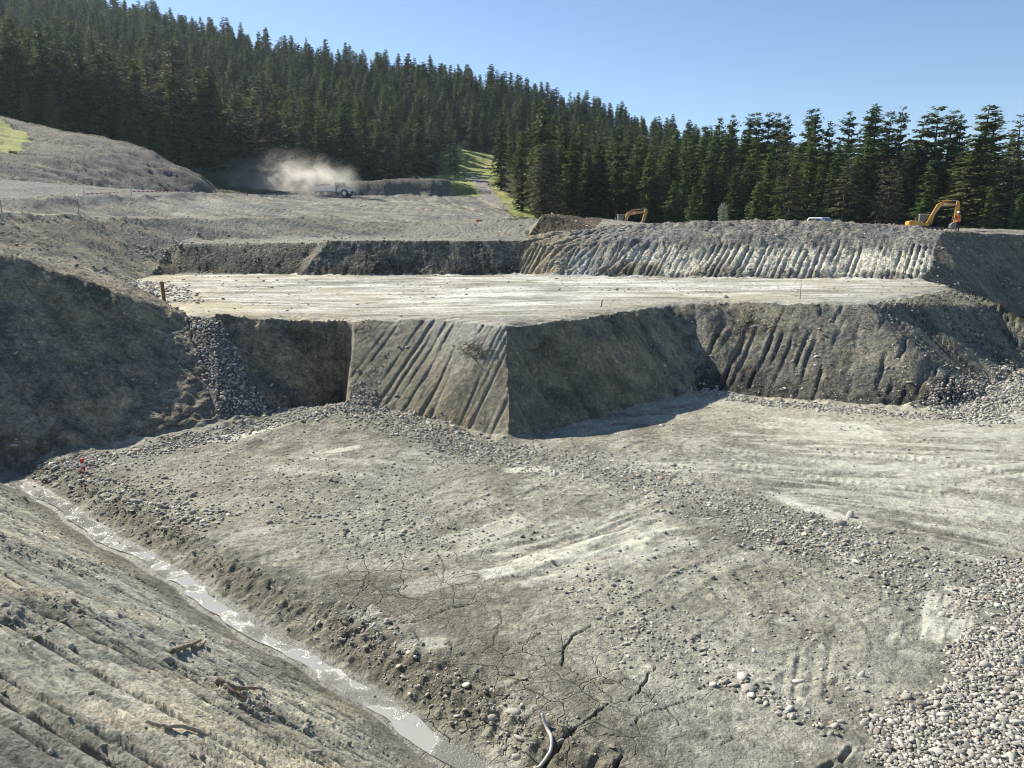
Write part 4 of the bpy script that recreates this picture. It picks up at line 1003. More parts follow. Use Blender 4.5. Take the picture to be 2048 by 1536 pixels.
hand = [
 (20, 30, 186, 'spruce', 1.0, 'dark spruce at the forest edge above the patch of grass', G_L), (79, 60, 182, 'spruce', 1.25, 'broad tall conifer just behind the top of the gravel mound', G_L), (108, 72, 180, 'larch', 1.15, None, G_L), (160, 84, 181, 'spruce', 1.1, None, G_L), (130, 100, 190, 'spruce', 1, None, G_L),
 (224, 113, 190, 'larch', 1, 'slim grey larch standing in the gap left of the two biggest larches', G_L), (290, 95, 192, 'larch', 1.2, 'wide grey larch left of the bare-limbed giant', G_L), (336, 74, 188, 'larch', 1.55, 'tallest bare-limbed grey larch above the gravel mound', G_L), (403, 137, 190, 'spruce', 1.0, None, G_L), (370, 150, 196, 'spruce', 1, None, G_L),
 (467, 162, 196, 'larch', 1.1, 'slim ragged larch beside the big larch over the dust', G_L), (522, 142, 200, 'larch', 1.5, 'big spreading grey larch rising above the dust cloud', G_L), (246, 208, 176, 'young', 1, None, G_Y), (270, 214, 176, 'young', 1, None, G_Y), (320, 240, 177, 'young', .9, None, G_Y), (100, 170, 176, 'young', .8, None, G_Y), (45, 170, 178, 'young', .8, None, G_Y),
 (573, 199, 214, 'light', 1.0, None, G_M), (608, 228, 212, 'light', 1, None, G_M), (636, 224, 214, 'light', 1, None, G_M), (682, 191, 216, 'spruce', 1.3, 'tall dark conifer directly behind the dump truck cab', G_M), (776, 262, 216, 'larch', 1.5, 'pale grey-green bushy conifer behind the flat-topped heap', G_M), (800, 254, 217, 'larch', 1.3, None, G_M), (832, 245, 226, 'spruce', 1.0, 'dark conifer at the left edge of the meadow', G_MEADOW), (806, 258, 224, 'spruce', 1.1, None, G_M), (730, 230, 222, 'spruce', 1.1, None, G_M), (705, 240, 217, 'light', 1, None, G_M),
 (899, 221, 246, 'larch', .75, 'taller of two slim trees on the meadow slope', G_MEADOW), (909, 258, 240, 'larch', .85, 'shorter of two slim trees on the meadow slope', G_MEADOW), (882, 172, 330, 'spruce', 1.0, 'tall conifer at the upper rim of the meadow', G_MEADOW), (947, 212, 285, 'spruce', 1.2, 'dark conifer at the top of the sunny meadow', G_MEADOW), (970, 214, 282, 'spruce', 1.2, 'dark conifer above the bend of the dirt track', G_MEADOW),
 (1002, 212, 208, 'spruce', .8, 'tall dark spruce standing right of the dirt track', G_MEADOW), (1044, 258, 168, 'spruce', 1.15, 'slim dark conifer at the foot of the green bank', G_MEADOW), (1083, 284, 150, 'larch', 1.3, 'left one of two bushy conifers behind the dirt heap', G_R), (1100, 278, 149, 'larch', 1.3, 'right one of two bushy conifers behind the dirt heap', G_R), (1148, 282, 152, 'spruce', 1.15, None, G_R), (1124, 230, 190, 'spruce', 1.1, None, G_R), (1200, 282, 150, 'spruce', 1.4, 'very dark spruce behind the brown dirt heap', G_R), (1175, 300, 148, 'spruce', 1.2, None, G_R), (1104, 226, 195, 'spruce', 1, None, G_R), (1062, 235, 200, 'spruce', 1, None, G_R),
 (1240, 300, 160, 'light', 1, None, G_R), (1265, 320, 158, 'light', 1.1, None, G_R), (1298, 292, 160, 'spruce', 1.2, 'dark dense spruce behind the far excavator arm', G_R), (1295, 381, 150, 'young', .8, None, G_Y), (1329, 350, 150, 'light', 1.2, None, G_R), (1370, 340, 150, 'light', 1.2, None, G_R), (1350, 360, 146, 'young', .9, None, G_Y),
 (1389, 371, 140, 'young', .9, 'young bright conifer left of the pale willow', G_Y), (1517, 363, 138, 'young', .95, 'young conifer right of the pale willow', G_Y), (1984, 375, 134, 'young', .8, None, G_Y), (2045, 385, 132, 'young', .9, None, G_Y), (1584, 334, 136, 'larch', 1.3, None, G_R), (1642, 327, 142, 'spruce', 1.0, 'slim spruce rising directly above the white car', G_R), (1695, 313, 138, 'larch', 1.35, 'pale broad conifer just right of the white car', G_R),
 (1389, 262, 165, 'spruce', 1, None, G_R), (1430, 283, 158, 'spruce', 1.0, None, G_R), (1439, 232, 185, 'spruce', 1, None, G_R), (1468, 228, 185, 'stone_pine', .8, None, G_R), (1498, 224, 182, 'stone_pine', 1, None, G_R), (1514, 222, 180, 'stone_pine', 1, None, G_R), (1539, 225, 180, 'stone_pine', 1, None, G_R), (1555, 225, 178, 'stone_pine', .9, None, G_R), (1575, 230, 180, 'stone_pine', .9, None, G_R),
 (1510, 276, 150, 'light', 1.1, None, G_R), (1545, 285, 152, 'light', 1.1, None, G_R), (1594, 292, 146, 'light', 1.1, None, G_R), (1628, 258, 150, 'light', 1.15, None, G_R), (1620, 218, 172, 'stone_pine', .9, 'left one of two slim pines topping the forest above the white car', G_R), (1638, 214, 170, 'stone_pine', 1, 'right one of two slim pines topping the forest above the white car', G_R), (1662, 243, 168, 'stone_pine', .9, None, G_R),
 (1703, 220, 168, 'stone_pine', 1.1, None, G_R), (1744, 210, 160, 'spruce', 1.25, None, G_R), (1755, 209, 162, 'stone_pine', 1.1, None, G_R), (1782, 219, 156, 'spruce', 1.15, None, G_R), (1803, 211, 164, 'stone_pine', .8, None, G_R), (1785, 313, 136, 'larch', 1.1, None, G_R), (1765, 330, 134, 'larch', .9, None, G_R), (1800, 340, 133, 'larch', .8, None, G_R), (1840, 228, 160, 'spruce', 1.2, None, G_R), (1861, 317, 140, 'light', 1.2, 'green conifer behind the near excavator arm', G_R),
 (1879, 211, 158, 'stone_pine', 1.3, 'tall dark pine above the near yellow excavator', G_R), (1902, 218, 160, 'stone_pine', 1.2, None, G_R), (1926, 226, 162, 'stone_pine', .95, 'slim pine with sky gaps above the orange vest', G_R), (1977, 203, 140, 'spruce', 1.5, 'tallest broad conifer at the right end of the forest', G_R), (1992, 222, 150, 'stone_pine', 1.3, None, G_R), (1945, 300, 142, 'larch', 1.2, None, G_R), (2045, 226, 144, 'larch', 1.2, 'airy conifer cut by the right edge of the picture', G_R), (1915, 330, 146, 'spruce', 1.1, None, G_R), (1720, 300, 150, 'spruce', 1.1, None, G_R), (1735, 270, 155, 'light', 1.1, None, G_R), (1675, 290, 152, 'spruce', 1.0, None, G_R), (1820, 290, 150, 'spruce', 1.1, None, G_R), (1560, 350, 140, 'light', 1.0, None, G_R), (1470, 330, 146, 'spruce', 1.1, None, G_R), (1410, 330, 152, 'light', 1.1, None, G_R),
]
for h_ in hand: tree_at(*h_[:5], label=h_[5], group=h_[6])
n_hand = len(T)
front = [Q(-700, 300, 140), Q(-60, 300, 178), Q(60, 300, 176), Q(200, 300, 178), Q(330, 300, 178), Q(440, 300, 184), Q(560, 300, 212), Q(690, 300, 222), Q(800, 300, 228), Q(870, 300, 236), Q(882, 300, 282), Q(930, 300, 296), Q(1000, 300, 282), Q(1010, 300, 258), Q(1058, 300, 205), Q(1078, 300, 158), Q(1200, 300, 152), Q(1300, 300, 158), Q(1420, 300, 146), Q(1600, 300, 142), Q(1800, 300, 138), Q(2048, 300, 136), Q(2700, 300, 130)]
back = [(p[0] * 1.13, p[1] * 1.13) for p in rv(hills)]
forest_poly = [(p[0], p[1]) for p in front] + back
gx, gy = [], []
yy = 125.0
while yy < 560:
    sp = 4.5 + yy / 330
    n = int(2 * 520 / sp)
    gx.append(np.linspace(-520, 520, n) + rng.uniform(-.48, .48, n) * sp); gy.append(np.full(n, yy) + rng.uniform(-.48, .48, n) * sp); yy += sp
gx = np.concatenate(gx); gy = np.concatenate(gy)
m = inpoly(gx, gy, forest_poly) & (np.abs(np.arctan2(gx, gy)) < R(46)) & (region_at(gx, gy) == RID['hillside'])
m &= fbm(gx / 22, gy / 22, 601, 2) > -.62
for h_ in T: m &= (np.hypot(gx - h_[0], gy - h_[1]) > 2.6)
gx, gy = gx[m], gy[m]; gzz = ground_z(gx, gy)
gh = np.clip(rng.normal(1, .25, len(gx)), .42, 1.55) * (16.0 - 4.0 * sstep(190, 270, gy)) * (1 - .17 * sstep(-5, 15, gx))
gk = rng.choice(len(TREES), len(gx), p=np.array([.16, .16, .13, .10, .07, .08, .06, 0, 0, .12, .12]))
for a, b, c, hh, kk in zip(gx, gy, gzz, gh, gk): T.append([a, b, c - .1, hh, int(kk), rng.uniform(.95, 1.35) * (1.0 + .12 * float(sstep(190, 270, b))), None, None])
print('trees', len(T), 'by hand', n_hand)
# the trees that show largest stand one by one, the rest is forest
arr = np.array([[t[0], t[1], t[2], t[3]] for t in T])
dist = np.hypot(arr[:, 0], arr[:, 1]); az = np.arctan2(arr[:, 0], arr[:, 1]); tope = (arr[:, 2] + arr[:, 3] - EYE) / dist; lowe = (arr[:, 2] - EYE) / dist
bins = np.full(1600, -.02); vis = np.zeros(len(T))
for k in np.argsort(dist):
    hw = 2.2 / dist[k]; b0 = int((az[k] - hw + .8) / 1.6 * 1600); b1 = int((az[k] + hw + .8) / 1.6 * 1600) + 1
    if b0 < 0 or b1 > 1599: continue
    seg = bins[b0:b1]
    vis[k] = np.clip(tope[k] - np.maximum(seg, lowe[k]), 0, None).mean() * 4.4 / dist[k]
    bins[b0:b1] = np.maximum(seg, lowe[k] + .8 * (tope[k] - lowe[k]))
vis[np.abs(az) > R(33.4)] = 0
order = list(range(n_hand)) + [k for k in np.argsort(-vis) if k >= n_hand]
single = order[:300]; mass = [k for k in order[300:]]
LANDMARK = [(60, 'above the grass patch'), (130, 'behind the top of the gravel mound'), (200, 'behind the long mound slope'), (270, 'behind the middle of the gravel mound'), (350, 'behind the lower mound slope'), (430, 'behind the foot of the mound'), (500, 'behind the thin end of the dust'), (570, 'behind the middle of the dust'), (640, 'behind the dust next to the truck'), (710, 'behind the dump truck'), (780, 'behind the start of the spoil heap'), (870, 'behind the flat spoil heap'),
            (930, 'left of the dirt track'), (1000, 'above the bend of the track'), (1060, 'right of the green bank'), (1110, 'behind the peak of the dirt heap'), (1160, 'behind the tail of the dirt heap'), (1215, 'between dirt heap and far excavator'), (1260, 'behind the far excavator cab'), (1310, 'behind the far excavator stick'), (1370, 'right of the far excavator'), (1430, 'just left of the willow'), (1480, 'just right of the willow'), (1530, 'midway between willow and car'), (1590, 'left of the white car'),
            (1640, 'above the white car'), (1690, 'just right of the white car'), (1740, 'midway between car and near excavator'), (1800, 'left of the near excavator'), (1850, 'above the near excavator cab'), (1900, 'above the near excavator arm'), (1950, 'above the worker'), (2000, 'right of the worker'), (9999, 'at the right edge of the picture')]
def zone(k):
    x, y, z = T[k][:3]; u = pix(x, y, z)[0]
    g = G_L if u < 430 else G_M if u < 870 else G_MEADOW if u < 1060 else G_R
    lm = [t for lim, t in LANDMARK if u < lim][0]
    ahead = sum(1 for j in single if abs(az[j] - az[k]) < .014 and dist[j] < dist[k] - 2)
    row = 'in the front row' if ahead == 0 else 'in the second row' if ahead <= 2 else 'farther back'
    return lm, row, g
TNAME = {'spruce': 'spruce_tree', 'larch': 'larch_tree', 'stone_pine': 'pine_tree', 'young': 'young_conifer', 'light': 'conifer_tree'}
LABEL = {}
LOOK = {'larch': 'grey-green airy larch', 'spruce': 'dark green spruce', 'stone_pine': 'round-topped dark pine', 'light': 'bright green conifer', 'young': 'small young conifer'}
for k in single:
    key = TREES[T[k][4]]['key']; lm, row, zg = zone(k); hh = T[k][3]
    look = LOOK[key] if key == 'young' or 14 <= hh <= 21 else ('tall ' if hh > 21 else 'short ') + LOOK[key]
    LABEL.setdefault(T[k][6] or '%s %s, %s' % (look, row, lm), []).append(k)
NAMED = {}
for lb, ks in LABEL.items():
    ks = sorted(ks, key=lambda j: az[j])
    words = ['left-hand', 'right-hand'] if len(ks) == 2 else ['leftmost', 'second-from-left', 'third-from-left', 'fourth-from-left', 'fifth-from-left', 'sixth-from-left', 'seventh-from-left', 'eighth-from-left', 'ninth-from-left', 'tenth-from-left', 'eleventh-from-left', 'twelfth-from-left', 'thirteenth-from-left', 'fourteenth-from-left']
    for i, j in enumerate(ks): NAMED[j] = lb if len(ks) == 1 else words[min(i, 13)] + ' ' + lb
for k in single:
    x, y, z, hh, pk, wf, label, group = T[k]
    pr = TREES[pk]; s = hh / pr['h']
    e = bpy.data.objects.new(TNAME[pr['key']], None); e.empty_display_size = .5; COL.objects.link(e)
    e.location = (x, y, z); e.rotation_euler = (0, 0, rng.uniform(0, 6.28)); e.scale = (s * wf, s * wf, s)
    for part in ('trunk', 'crown'):
        o = bpy.data.objects.new(part, pr[part]); o.parent = e; COL.objects.link(o)
    lm, row, zg = zone(k)
    tag(e, NAMED[k], 'tree', G_Y if pr['key'] == 'young' else (group or zg))
fc = bpy.data.collections.new('forest_shapes')
fmesh = []
for i, t in enumerate(TREES):
    n = len(t['trunk'].vertices); v = [tuple(q.co) for q in t['trunk'].vertices] + [tuple(q.co) for q in t['crown'].vertices]
    f = [tuple(q.vertices) for q in t['trunk'].polygons] + [tuple(a + n for a in q.vertices) for q in t['crown'].polygons]
    me = bpy.data.meshes.new('forest_tree'); me.from_pydata(v, [], f); me.materials.append(M_BARK); me.materials.append(t['crown'].materials[0])
    me.polygons.foreach_set('material_index', np.array([0] * len(t['trunk'].polygons) + [1] * len(t['crown'].polygons), np.int32)); me.update()
    o = bpy.data.objects.new('forest_shape_%02d' % i, me); fc.objects.link(o)
mp = np.array([[T[k][0], T[k][1], T[k][2]] for k in mass]); ms = np.array([[T[k][3] / 20 * T[k][5], T[k][3] / 20 * T[k][5], T[k][3] / 20] for k in mass]); mi = np.array([T[k][4] for k in mass])
mr_ = np.stack([np.zeros(len(mass)), np.zeros(len(mass)), rng.uniform(0, 6.28, len(mass))], 1)
scatter_object('forest', mp, mr_, ms, mi, fc, 'dense dark conifer forest covering the whole hillside', 'forest')
# ================================================================ BUILT OBJECTS
class MB:
    def __init__(self): self.v, self.f = [], []
    def _add(self, v, f):
        k = len(self.v); self.v += [tuple(p) for p in v]; self.f += [tuple(i + k for i in q) for q in f]; return self
    def box(self, c, s, rz=0, ry=0, bevel=0.0):
        bm = bmesh.new(); bmesh.ops.create_cube(bm, size=1)
        for v in bm.verts: v.co = Vector((v.co.x * s[0], v.co.y * s[1], v.co.z * s[2]))
        if bevel: bmesh.ops.bevel(bm, geom=list(bm.edges), offset=bevel, segments=2, affect='EDGES')
        M = Matrix.Translation(c) @ Matrix.Rotation(rz, 4, 'Z') @ Matrix.Rotation(ry, 4, 'Y')
        bm.verts.index_update()
        self._add([M @ v.co for v in bm.verts], [[v.index for v in f.verts] for f in bm.faces]); bm.free(); return self
    def prism(self, pts, y0, y1, bevel=0.0):        # outline in x-z, thickness along y
        bm = bmesh.new()
        a = [bm.verts.new((p[0], y0, p[1])) for p in pts]; bm.faces.new(a[::-1]) if True else None
        b = [bm.verts.new((p[0], y1, p[1])) for p in pts]; bm.faces.new(b)
        n = len(pts)
        for i in range(n): bm.faces.new((a[i], a[(i + 1) % n], b[(i + 1) % n], b[i]))
        bmesh.ops.recalc_face_normals(bm, faces=list(bm.faces))
        if bevel: bmesh.ops.bevel(bm, geom=list(bm.edges), offset=bevel, segments=2, affect='EDGES')
        bm.verts.index_update()
        self._add([v.co for v in bm.verts], [[v.index for v in f.verts] for f in bm.faces]); bm.free(); return self
    def tube(self, pts, r, n=8, cap=True):
        pts = [Vector(p) for p in pts]; rr = r if isinstance(r, (list, tuple)) else [r] * len(pts)
        v, f = [], []
        prev = None
        for i, p in enumerate(pts):
            d = (pts[min(i + 1, len(pts) - 1)] - pts[max(i - 1, 0)]).normalized()
            u = prev - d * prev.dot(d) if prev is not None and (prev - d * prev.dot(d)).length > 1e-4 else (d.cross(Vector((0, 0, 1))) if abs(d.z) < .9 else d.cross(Vector((1, 0, 0))))
            u.normalize(); prev = u; w = d.cross(u)
            for k in range(n):
                t = 6.28318 * k / n; v.append(p + (u * math.cos(t) + w * math.sin(t)) * rr[i])
        for i in range(len(pts) - 1):
            for k in range(n): f.append((i * n + k, i * n + (k + 1) % n, (i + 1) * n + (k + 1) % n, (i + 1) * n + k))
        if cap: f.append(tuple(range(n))[::-1]); f.append(tuple((len(pts) - 1) * n + k for k in range(n)))
        return self._add(v, f)
    def disc(self, c, r, w, n=20, bevel=.0):        # a drum with its axle along y
        self.tube([(c[0], c[1] - w / 2, c[2]), (c[0], c[1] - w / 2 + bevel, c[2]), (c[0], c[1] + w / 2 - bevel, c[2]), (c[0], c[1] + w / 2, c[2])], [r - bevel, r, r, r - bevel], n); return self
    def build(self, name, mat, parent=None, smooth=False):
        me = bpy.data.meshes.new(name); me.from_pydata(self.v, [], self.f); me.materials.append(mat); me.update()
        if smooth: me.polygons.foreach_set('use_smooth', np.ones(len(me.polygons), bool))
        o = bpy.data.objects.new(name, me); COL.objects.link(o)
        if parent: o.parent = parent
        return o
def empty(name, loc, rz=0, s=1.0):
    e = bpy.data.objects.new(name, None); e.location = loc; e.rotation_euler = (0, 0, rz); e.scale = (s, s, s); e.empty_display_size = .4; COL.objects.link(e); return e
DUST = (.30, .27, .21)
M_YEL = simple_mat('digger_yellow', (.62, .33, .045), .45, .5, 0, .08, 3, DUST, .35)
M_ORANGE = simple_mat('digger_ochre', (.50, .25, .06), .5, .5, 0, .1, 3, DUST, .45)
M_WHITE = simple_mat('white_paint', (.74, .74, .71), .35, .5, 0, .05, 3, DUST, .25)
M_BLACK = simple_mat('black_rubber', (.03, .03, .03), .8, .3, 0, .2, 6, DUST, .35)
M_STEEL = simple_mat('worn_steel', (.20, .185, .165), .55, .5, .5, .25, 8, DUST, .5)
M_CHROME = simple_mat('polished_rod', (.62, .63, .65), .2, .5, 1.0, .05, 5)
M_GREY = simple_mat('grey_plastic', (.12, .12, .12), .6, .4, 0, .15, 6, DUST, .3)
M_VEST = simple_mat('hi_vis_orange', (.85, .17, .045), .7, .3, 0, .12, 14)
M_STRIPE = simple_mat('reflective_grey', (.62, .62, .58), .4, .5, 0, .1, 10)
M_CLOTH = simple_mat('dark_workwear', (.055, .052, .058), .9, .2, 0, .25, 10)
M_SKIN = simple_mat('skin', (.38, .22, .15), .6, .4, 0, .06, 10)
M_HELMET = simple_mat('helmet_white', (.72, .74, .76), .35, .5, 0, .05, 6)
M_WOOD = simple_mat('weathered_stake', (.20, .115, .05), .9, .2, 0, .3, 12)
M_DRIFT = simple_mat('split_wood', (.22, .175, .125), .9, .2, 0, .4, 15)
M_ROOT = simple_mat('dark_root', (.095, .078, .058), .95, .2, 0, .4, 10)
M_PALEROOT = simple_mat('pale_root', (.36, .31, .23), .9, .2, 0, .25, 10)
M_RED = simple_mat('red_plastic', (.48, .035, .035), .5, .5, 0, .12, 6)
M_HOSE = simple_mat('grey_hose', (.50, .50, .46), .5, .5, 0, .08, 10, DUST, .3)
def glass_mat():
    m, nt, b = new_mat('tinted_glass')
    b.inputs['Base Color'].default_value = (.035, .05, .05, 1); b.inputs['Roughness'].default_value = .06; b.inputs['Specular IOR Level'].default_value = .7
    n = node(nt, 'ShaderNodeTexNoise', Scale=4.0); r_ = node(nt, 'ShaderNodeMapRange'); nt.links.new(n.outputs['Fac'], r_.inputs['Value']); r_.inputs['To Min'].default_value = .03; r_.inputs['To Max'].default_value = .18; nt.links.new(r_.outputs[0], b.inputs['Roughness'])
    return m
M_GLASS = glass_mat()
def tape_mat():
    m, nt, b = new_mat('red_white_tape'); L = nt.links.new
    uv = node(nt, 'ShaderNodeAttribute', attribute_name='run'); fr = node(nt, 'ShaderNodeMath', operation='FRACT'); dv = node(nt, 'ShaderNodeMath', operation='DIVIDE'); dv.inputs[1].default_value = .9
    L(uv.outputs['Fac'], dv.inputs[0]); L(dv.outputs[0], fr.inputs[0]); gt = node(nt, 'ShaderNodeMath', operation='GREATER_THAN'); gt.inputs[1].default_value = .5; L(fr.outputs[0], gt.inputs[0])
    mx = node(nt, 'ShaderNodeMix', data_type='RGBA'); L(gt.outputs[0], mx.inputs[0]); mx.inputs[6].default_value = (.80, .78, .75, 1); mx.inputs[7].default_value = (.62, .06, .05, 1); L(mx.outputs[2], b.inputs['Base Color'])
    b.inputs['Roughness'].default_value = .5
    return m
M_TAPE = tape_mat()

def excavator(name, loc, rz, s, boom, paint, label, dig_blade=False, bucket=True):
    """boom: dict of points in metres, x forward and z up from the boom foot."""
    e = empty(name, loc, rz)
    H = 1.0 * s                                     # height of the boom foot above the ground
    for sy in (-1, 1):
        L, r = 1.45 * s, .32 * s
        pts = [(-L + r * math.cos(t), r + r * math.sin(t)) for t in np.linspace(math.pi / 2, 3 * math.pi / 2, 9)] + [(L + r * math.cos(t), r + r * math.sin(t)) for t in np.linspace(-math.pi / 2, math.pi / 2, 9)]
        tr = MB().prism(pts, sy * .95 * s - .22 * s, sy * .95 * s + .22 * s).build('track', M_BLACK, e)
        w = MB()
        for q in np.linspace(-L * .9, L * .9, 6): w.disc((q, sy * .95 * s, r), r * .62, .48 * s, 14)
        w.build('rollers', M_STEEL, tr)
    MB().box((0, 0, .42 * s), (1.7 * s, 1.6 * s, .32 * s), bevel=.03 * s).disc((0, 0, .62 * s), .5 * s, .01).build('undercarriage', M_STEEL, e)
    MB().prism([(-2.05 * s, .74 * s), (.15 * s, .70 * s), (.15 * s, 1.0 * s), (-.55 * s, 1.1 * s), (-.75 * s, 1.32 * s), (-1.75 * s, 1.38 * s), (-2.05 * s, 1.30 * s)], -1.0 * s, .15 * s, .04 * s).build('engine_house', paint, e)
    MB().prism([(-1.5 * s, .74 * s), (-.45 * s, .74 * s), (-.45 * s, .98 * s), (-1.5 * s, 1.25 * s)], .16 * s, 1.0 * s, .03 * s).build('side_housing', M_GREY, e)
    MB().prism([(-2.22 * s, .80 * s), (-1.80 * s, .72 * s), (-1.80 * s, 1.34 * s), (-2.16 * s, 1.28 * s)], -1.06 * s, 1.04 * s, .06 * s).build('counterweight', paint, e)
    cab = MB().prism([(-.72 * s, .8 * s), (.45 * s, .8 * s), (.52 * s, 1.25 * s), (.36 * s, 2.12 * s), (-.66 * s, 2.12 * s)], .22 * s, 1.0 * s, .04 * s).build('cab', M_GREY, e)
    for (x0, x1, z0, z1, y) in ((-.56, -.08, 1.22, 2.0, 1.008), (-.02, .36, 1.02, 2.0, 1.008), (-.56, -.08, 1.22, 2.0, .212), (-.02, .36, 1.3, 2.0, .212)):
        MB().box(((x0 + x1) / 2 * s, y * s, (z0 + z1) / 2 * s), ((x1 - x0) * s, .012 * s, (z1 - z0) * s)).build('side_window', M_GLASS, cab)
    MB().prism([(.50 * s, 1.28 * s), (.52 * s, 1.28 * s), (.385 * s, 2.04 * s), (.365 * s, 2.04 * s)], .30 * s, .92 * s).build('windscreen', M_GLASS, cab)
    MB().box((-.15 * s, .61 * s, 2.15 * s), (1.2 * s, .84 * s, .06 * s), bevel=.02 * s).build('cab_roof', M_WHITE, cab)
    MB().tube([(-1.3 * s, -.6 * s, 1.34 * s), (-1.3 * s, -.6 * s, 1.75 * s), (-1.38 * s, -.6 * s, 1.80 * s)], .05 * s, 8).build('exhaust', M_STEEL, e)
    MB().tube([(-.6 * s, -.95 * s, 1.1 * s), (-.6 * s, -.95 * s, 1.5 * s), (-1.6 * s, -.95 * s, 1.65 * s), (-1.6 * s, -.95 * s, 1.35 * s)], .02 * s, 6).build('handrail', M_STEEL, e)
    b = {k: (x, z + H) for k, (x, z) in boom.items()}
    yb = -.12 * s; t = .17 * s
    def thick(path, ws):                           # outline round a bent centre line
        up, dn = [], []
        for i, (x, z) in enumerate(path):
            a = path[max(i - 1, 0)]; c = path[min(i + 1, len(path) - 1)]; d = math.hypot(c[0] - a[0], c[1] - a[1]); nx, nz = -(c[1] - a[1]) / d, (c[0] - a[0]) / d
            up.append((x + nx * ws[i], z + nz * ws[i])); dn.append((x - nx * ws[i], z - nz * ws[i]))
        return dn + up[::-1]
    f0, kn, en, st, sb = b['foot'], b['knee'], b['end'], b['stick_top'], b['stick_end']
    mid = lambda p, q, k: (p[0] + (q[0] - p[0]) * k, p[1] + (q[1] - p[1]) * k)
    bo = MB().prism(thick([f0, mid(f0, kn, .55), mid(f0, kn, .93), mid(kn, en, .10), mid(kn, en, .6), en], [.13 * s, .20 * s, .27 * s, .27 * s, .20 * s, .13 * s]), yb - t, yb + t, .02 * s).build('boom', paint, e)
    MB().box((mid(kn, en, .35)[0], yb - t - .006, mid(kn, en, .35)[1]), (.42 * s, .012, .15 * s), ry=-math.atan2(en[1] - kn[1], en[0] - kn[0])).build('maker_plate', M_WHITE, bo)
    sk = MB().prism(thick([st, mid(st, sb, .18), mid(st, sb, .6), sb], [.12 * s, .22 * s, .15 * s, .10 * s]), yb - t * .8, yb + t * .8, .02 * s).build('stick', paint, e)
    for y in (yb - t - .07 * s, yb + t + .07 * s):
        q = mid(f0, kn, .62); a = (f0[0] + .38 * s, f0[1] - .18 * s)
        MB().tube([(a[0], y, a[1]), (mid(a, q, .6)[0], y, mid(a, q, .6)[1])], .065 * s, 8).build('boom_cylinder', paint, e)
        MB().tube([(mid(a, q, .6)[0], y, mid(a, q, .6)[1]), (q[0], y, q[1])], .035 * s, 8).build('cylinder_rod', M_CHROME, e)
    a = mid(kn, en, .15); a = (a[0], a[1] + .40 * s); q = (st[0] - .02 * s, st[1] + .06 * s)
    MB().tube([(a[0], yb, a[1]), (mid(a, q, .6)[0], yb, mid(a, q, .6)[1])], .075 * s, 8).build('stick_cylinder', paint, e)
    MB().tube([(mid(a, q, .6)[0], yb, mid(a, q, .6)[1]), (q[0], yb, q[1])], .04 * s, 8).build('cylinder_rod', M_CHROME, e)
    a = mid(st, sb, .2); a = (a[0] + .26 * s, a[1]); q = mid(st, sb, .9); q = (q[0] + .22 * s, q[1])
    MB().tube([(a[0], yb, a[1]), (mid(a, q, .6)[0], yb, mid(a, q, .6)[1])], .06 * s, 8).build('bucket_cylinder', paint, e)
    MB().tube([(mid(a, q, .6)[0], yb, mid(a, q, .6)[1]), (q[0], yb, q[1])], .03 * s, 8).build('cylinder_rod', M_CHROME, e)
    x, z = sb
    bk = MB()
    prof = [(x + .20 * s, z + .06 * s), (x - .18 * s, z + .08 * s), (x - .52 * s, z - .22 * s), (x - .52 * s, z - .60 * s), (x - .15 * s, z - .80 * s), (x + .18 * s, z - .72 * s), (x + .14 * s, z - .66 * s), (x - .14 * s, z - .70 * s), (x - .44 * s, z - .54 * s), (x - .44 * s, z - .24 * s), (x - .14 * s, z - .02 * s)]
    bk.prism(prof, yb - .42 * s, yb + .42 * s)
    for y in (-.42, .40): bk.prism([(x + .16 * s, z + .02 * s), (x - .16 * s, z + .04 * s), (x - .48 * s, z - .24 * s), (x - .48 * s, z - .56 * s), (x - .14 * s, z - .76 * s), (x + .14 * s, z - .70 * s)], yb + y * s, yb + (y + .02) * s)
    for y in np.linspace(-.36, .36, 5): bk.box((x + .22 * s, yb + y * s, z - .72 * s), (.16 * s, .06 * s, .05 * s))
    bk.build('bucket', M_STEEL, e)
    if dig_blade: MB().prism([(1.75 * s, .08 * s), (1.85 * s, .08 * s), (1.80 * s, .30 * s), (1.86 * s, .52 * s), (1.74 * s, .52 * s), (1.68 * s, .30 * s)], -1.1 * s, 1.1 * s).box((1.45 * s, 0, .3 * s), (.6 * s, .9 * s, .12 * s)).build('dozer_blade', paint, e)
    return tag(e, label, 'excavator', 'excavators on the plateau')
def on_ground(u, Yd): x = Q(u, 450, Yd)[0]; return (x, Yd, gz(x, Yd))
p = on_ground(1851, 84)
foot_z = Q(1851, 447, 84)[2]
s1 = .84
excavator('excavator', (p[0], p[1], min(foot_z - 1.0 * s1, p[2] + .2)), R(-14), s1, dict(foot=(.1, .02), knee=(1.15, 2.0), end=(2.6, 1.92), stick_top=(2.88, 2.32), stick_end=(2.74, .05)), M_YEL,
          'yellow excavator with raised arm beside the worker in orange', dig_blade=True)
p = on_ground(1247, 132)
foot_z = Q(1247, 446.5, 132)[2]
s2 = 1.2
excavator('excavator', (p[0], p[1], foot_z - 1.0 * s2), R(8), s2, dict(foot=(.1, .02), knee=(.75, 1.6), end=(3.35, 1.85), stick_top=(3.85, 2.35), stick_end=(3.2, .1)), M_ORANGE,
          'small distant ochre excavator by the brown dirt heap')

def wheel(parent, x, y, r, w, name='wheel', hub=None):
    t = MB().disc((x, y, r), r, w, 22, r * .12).build(name, M_BLACK, parent, False)
    MB().disc((x, y, r), r * .5, w + .03, 16).build('rim', hub or M_STEEL, t)
    return t
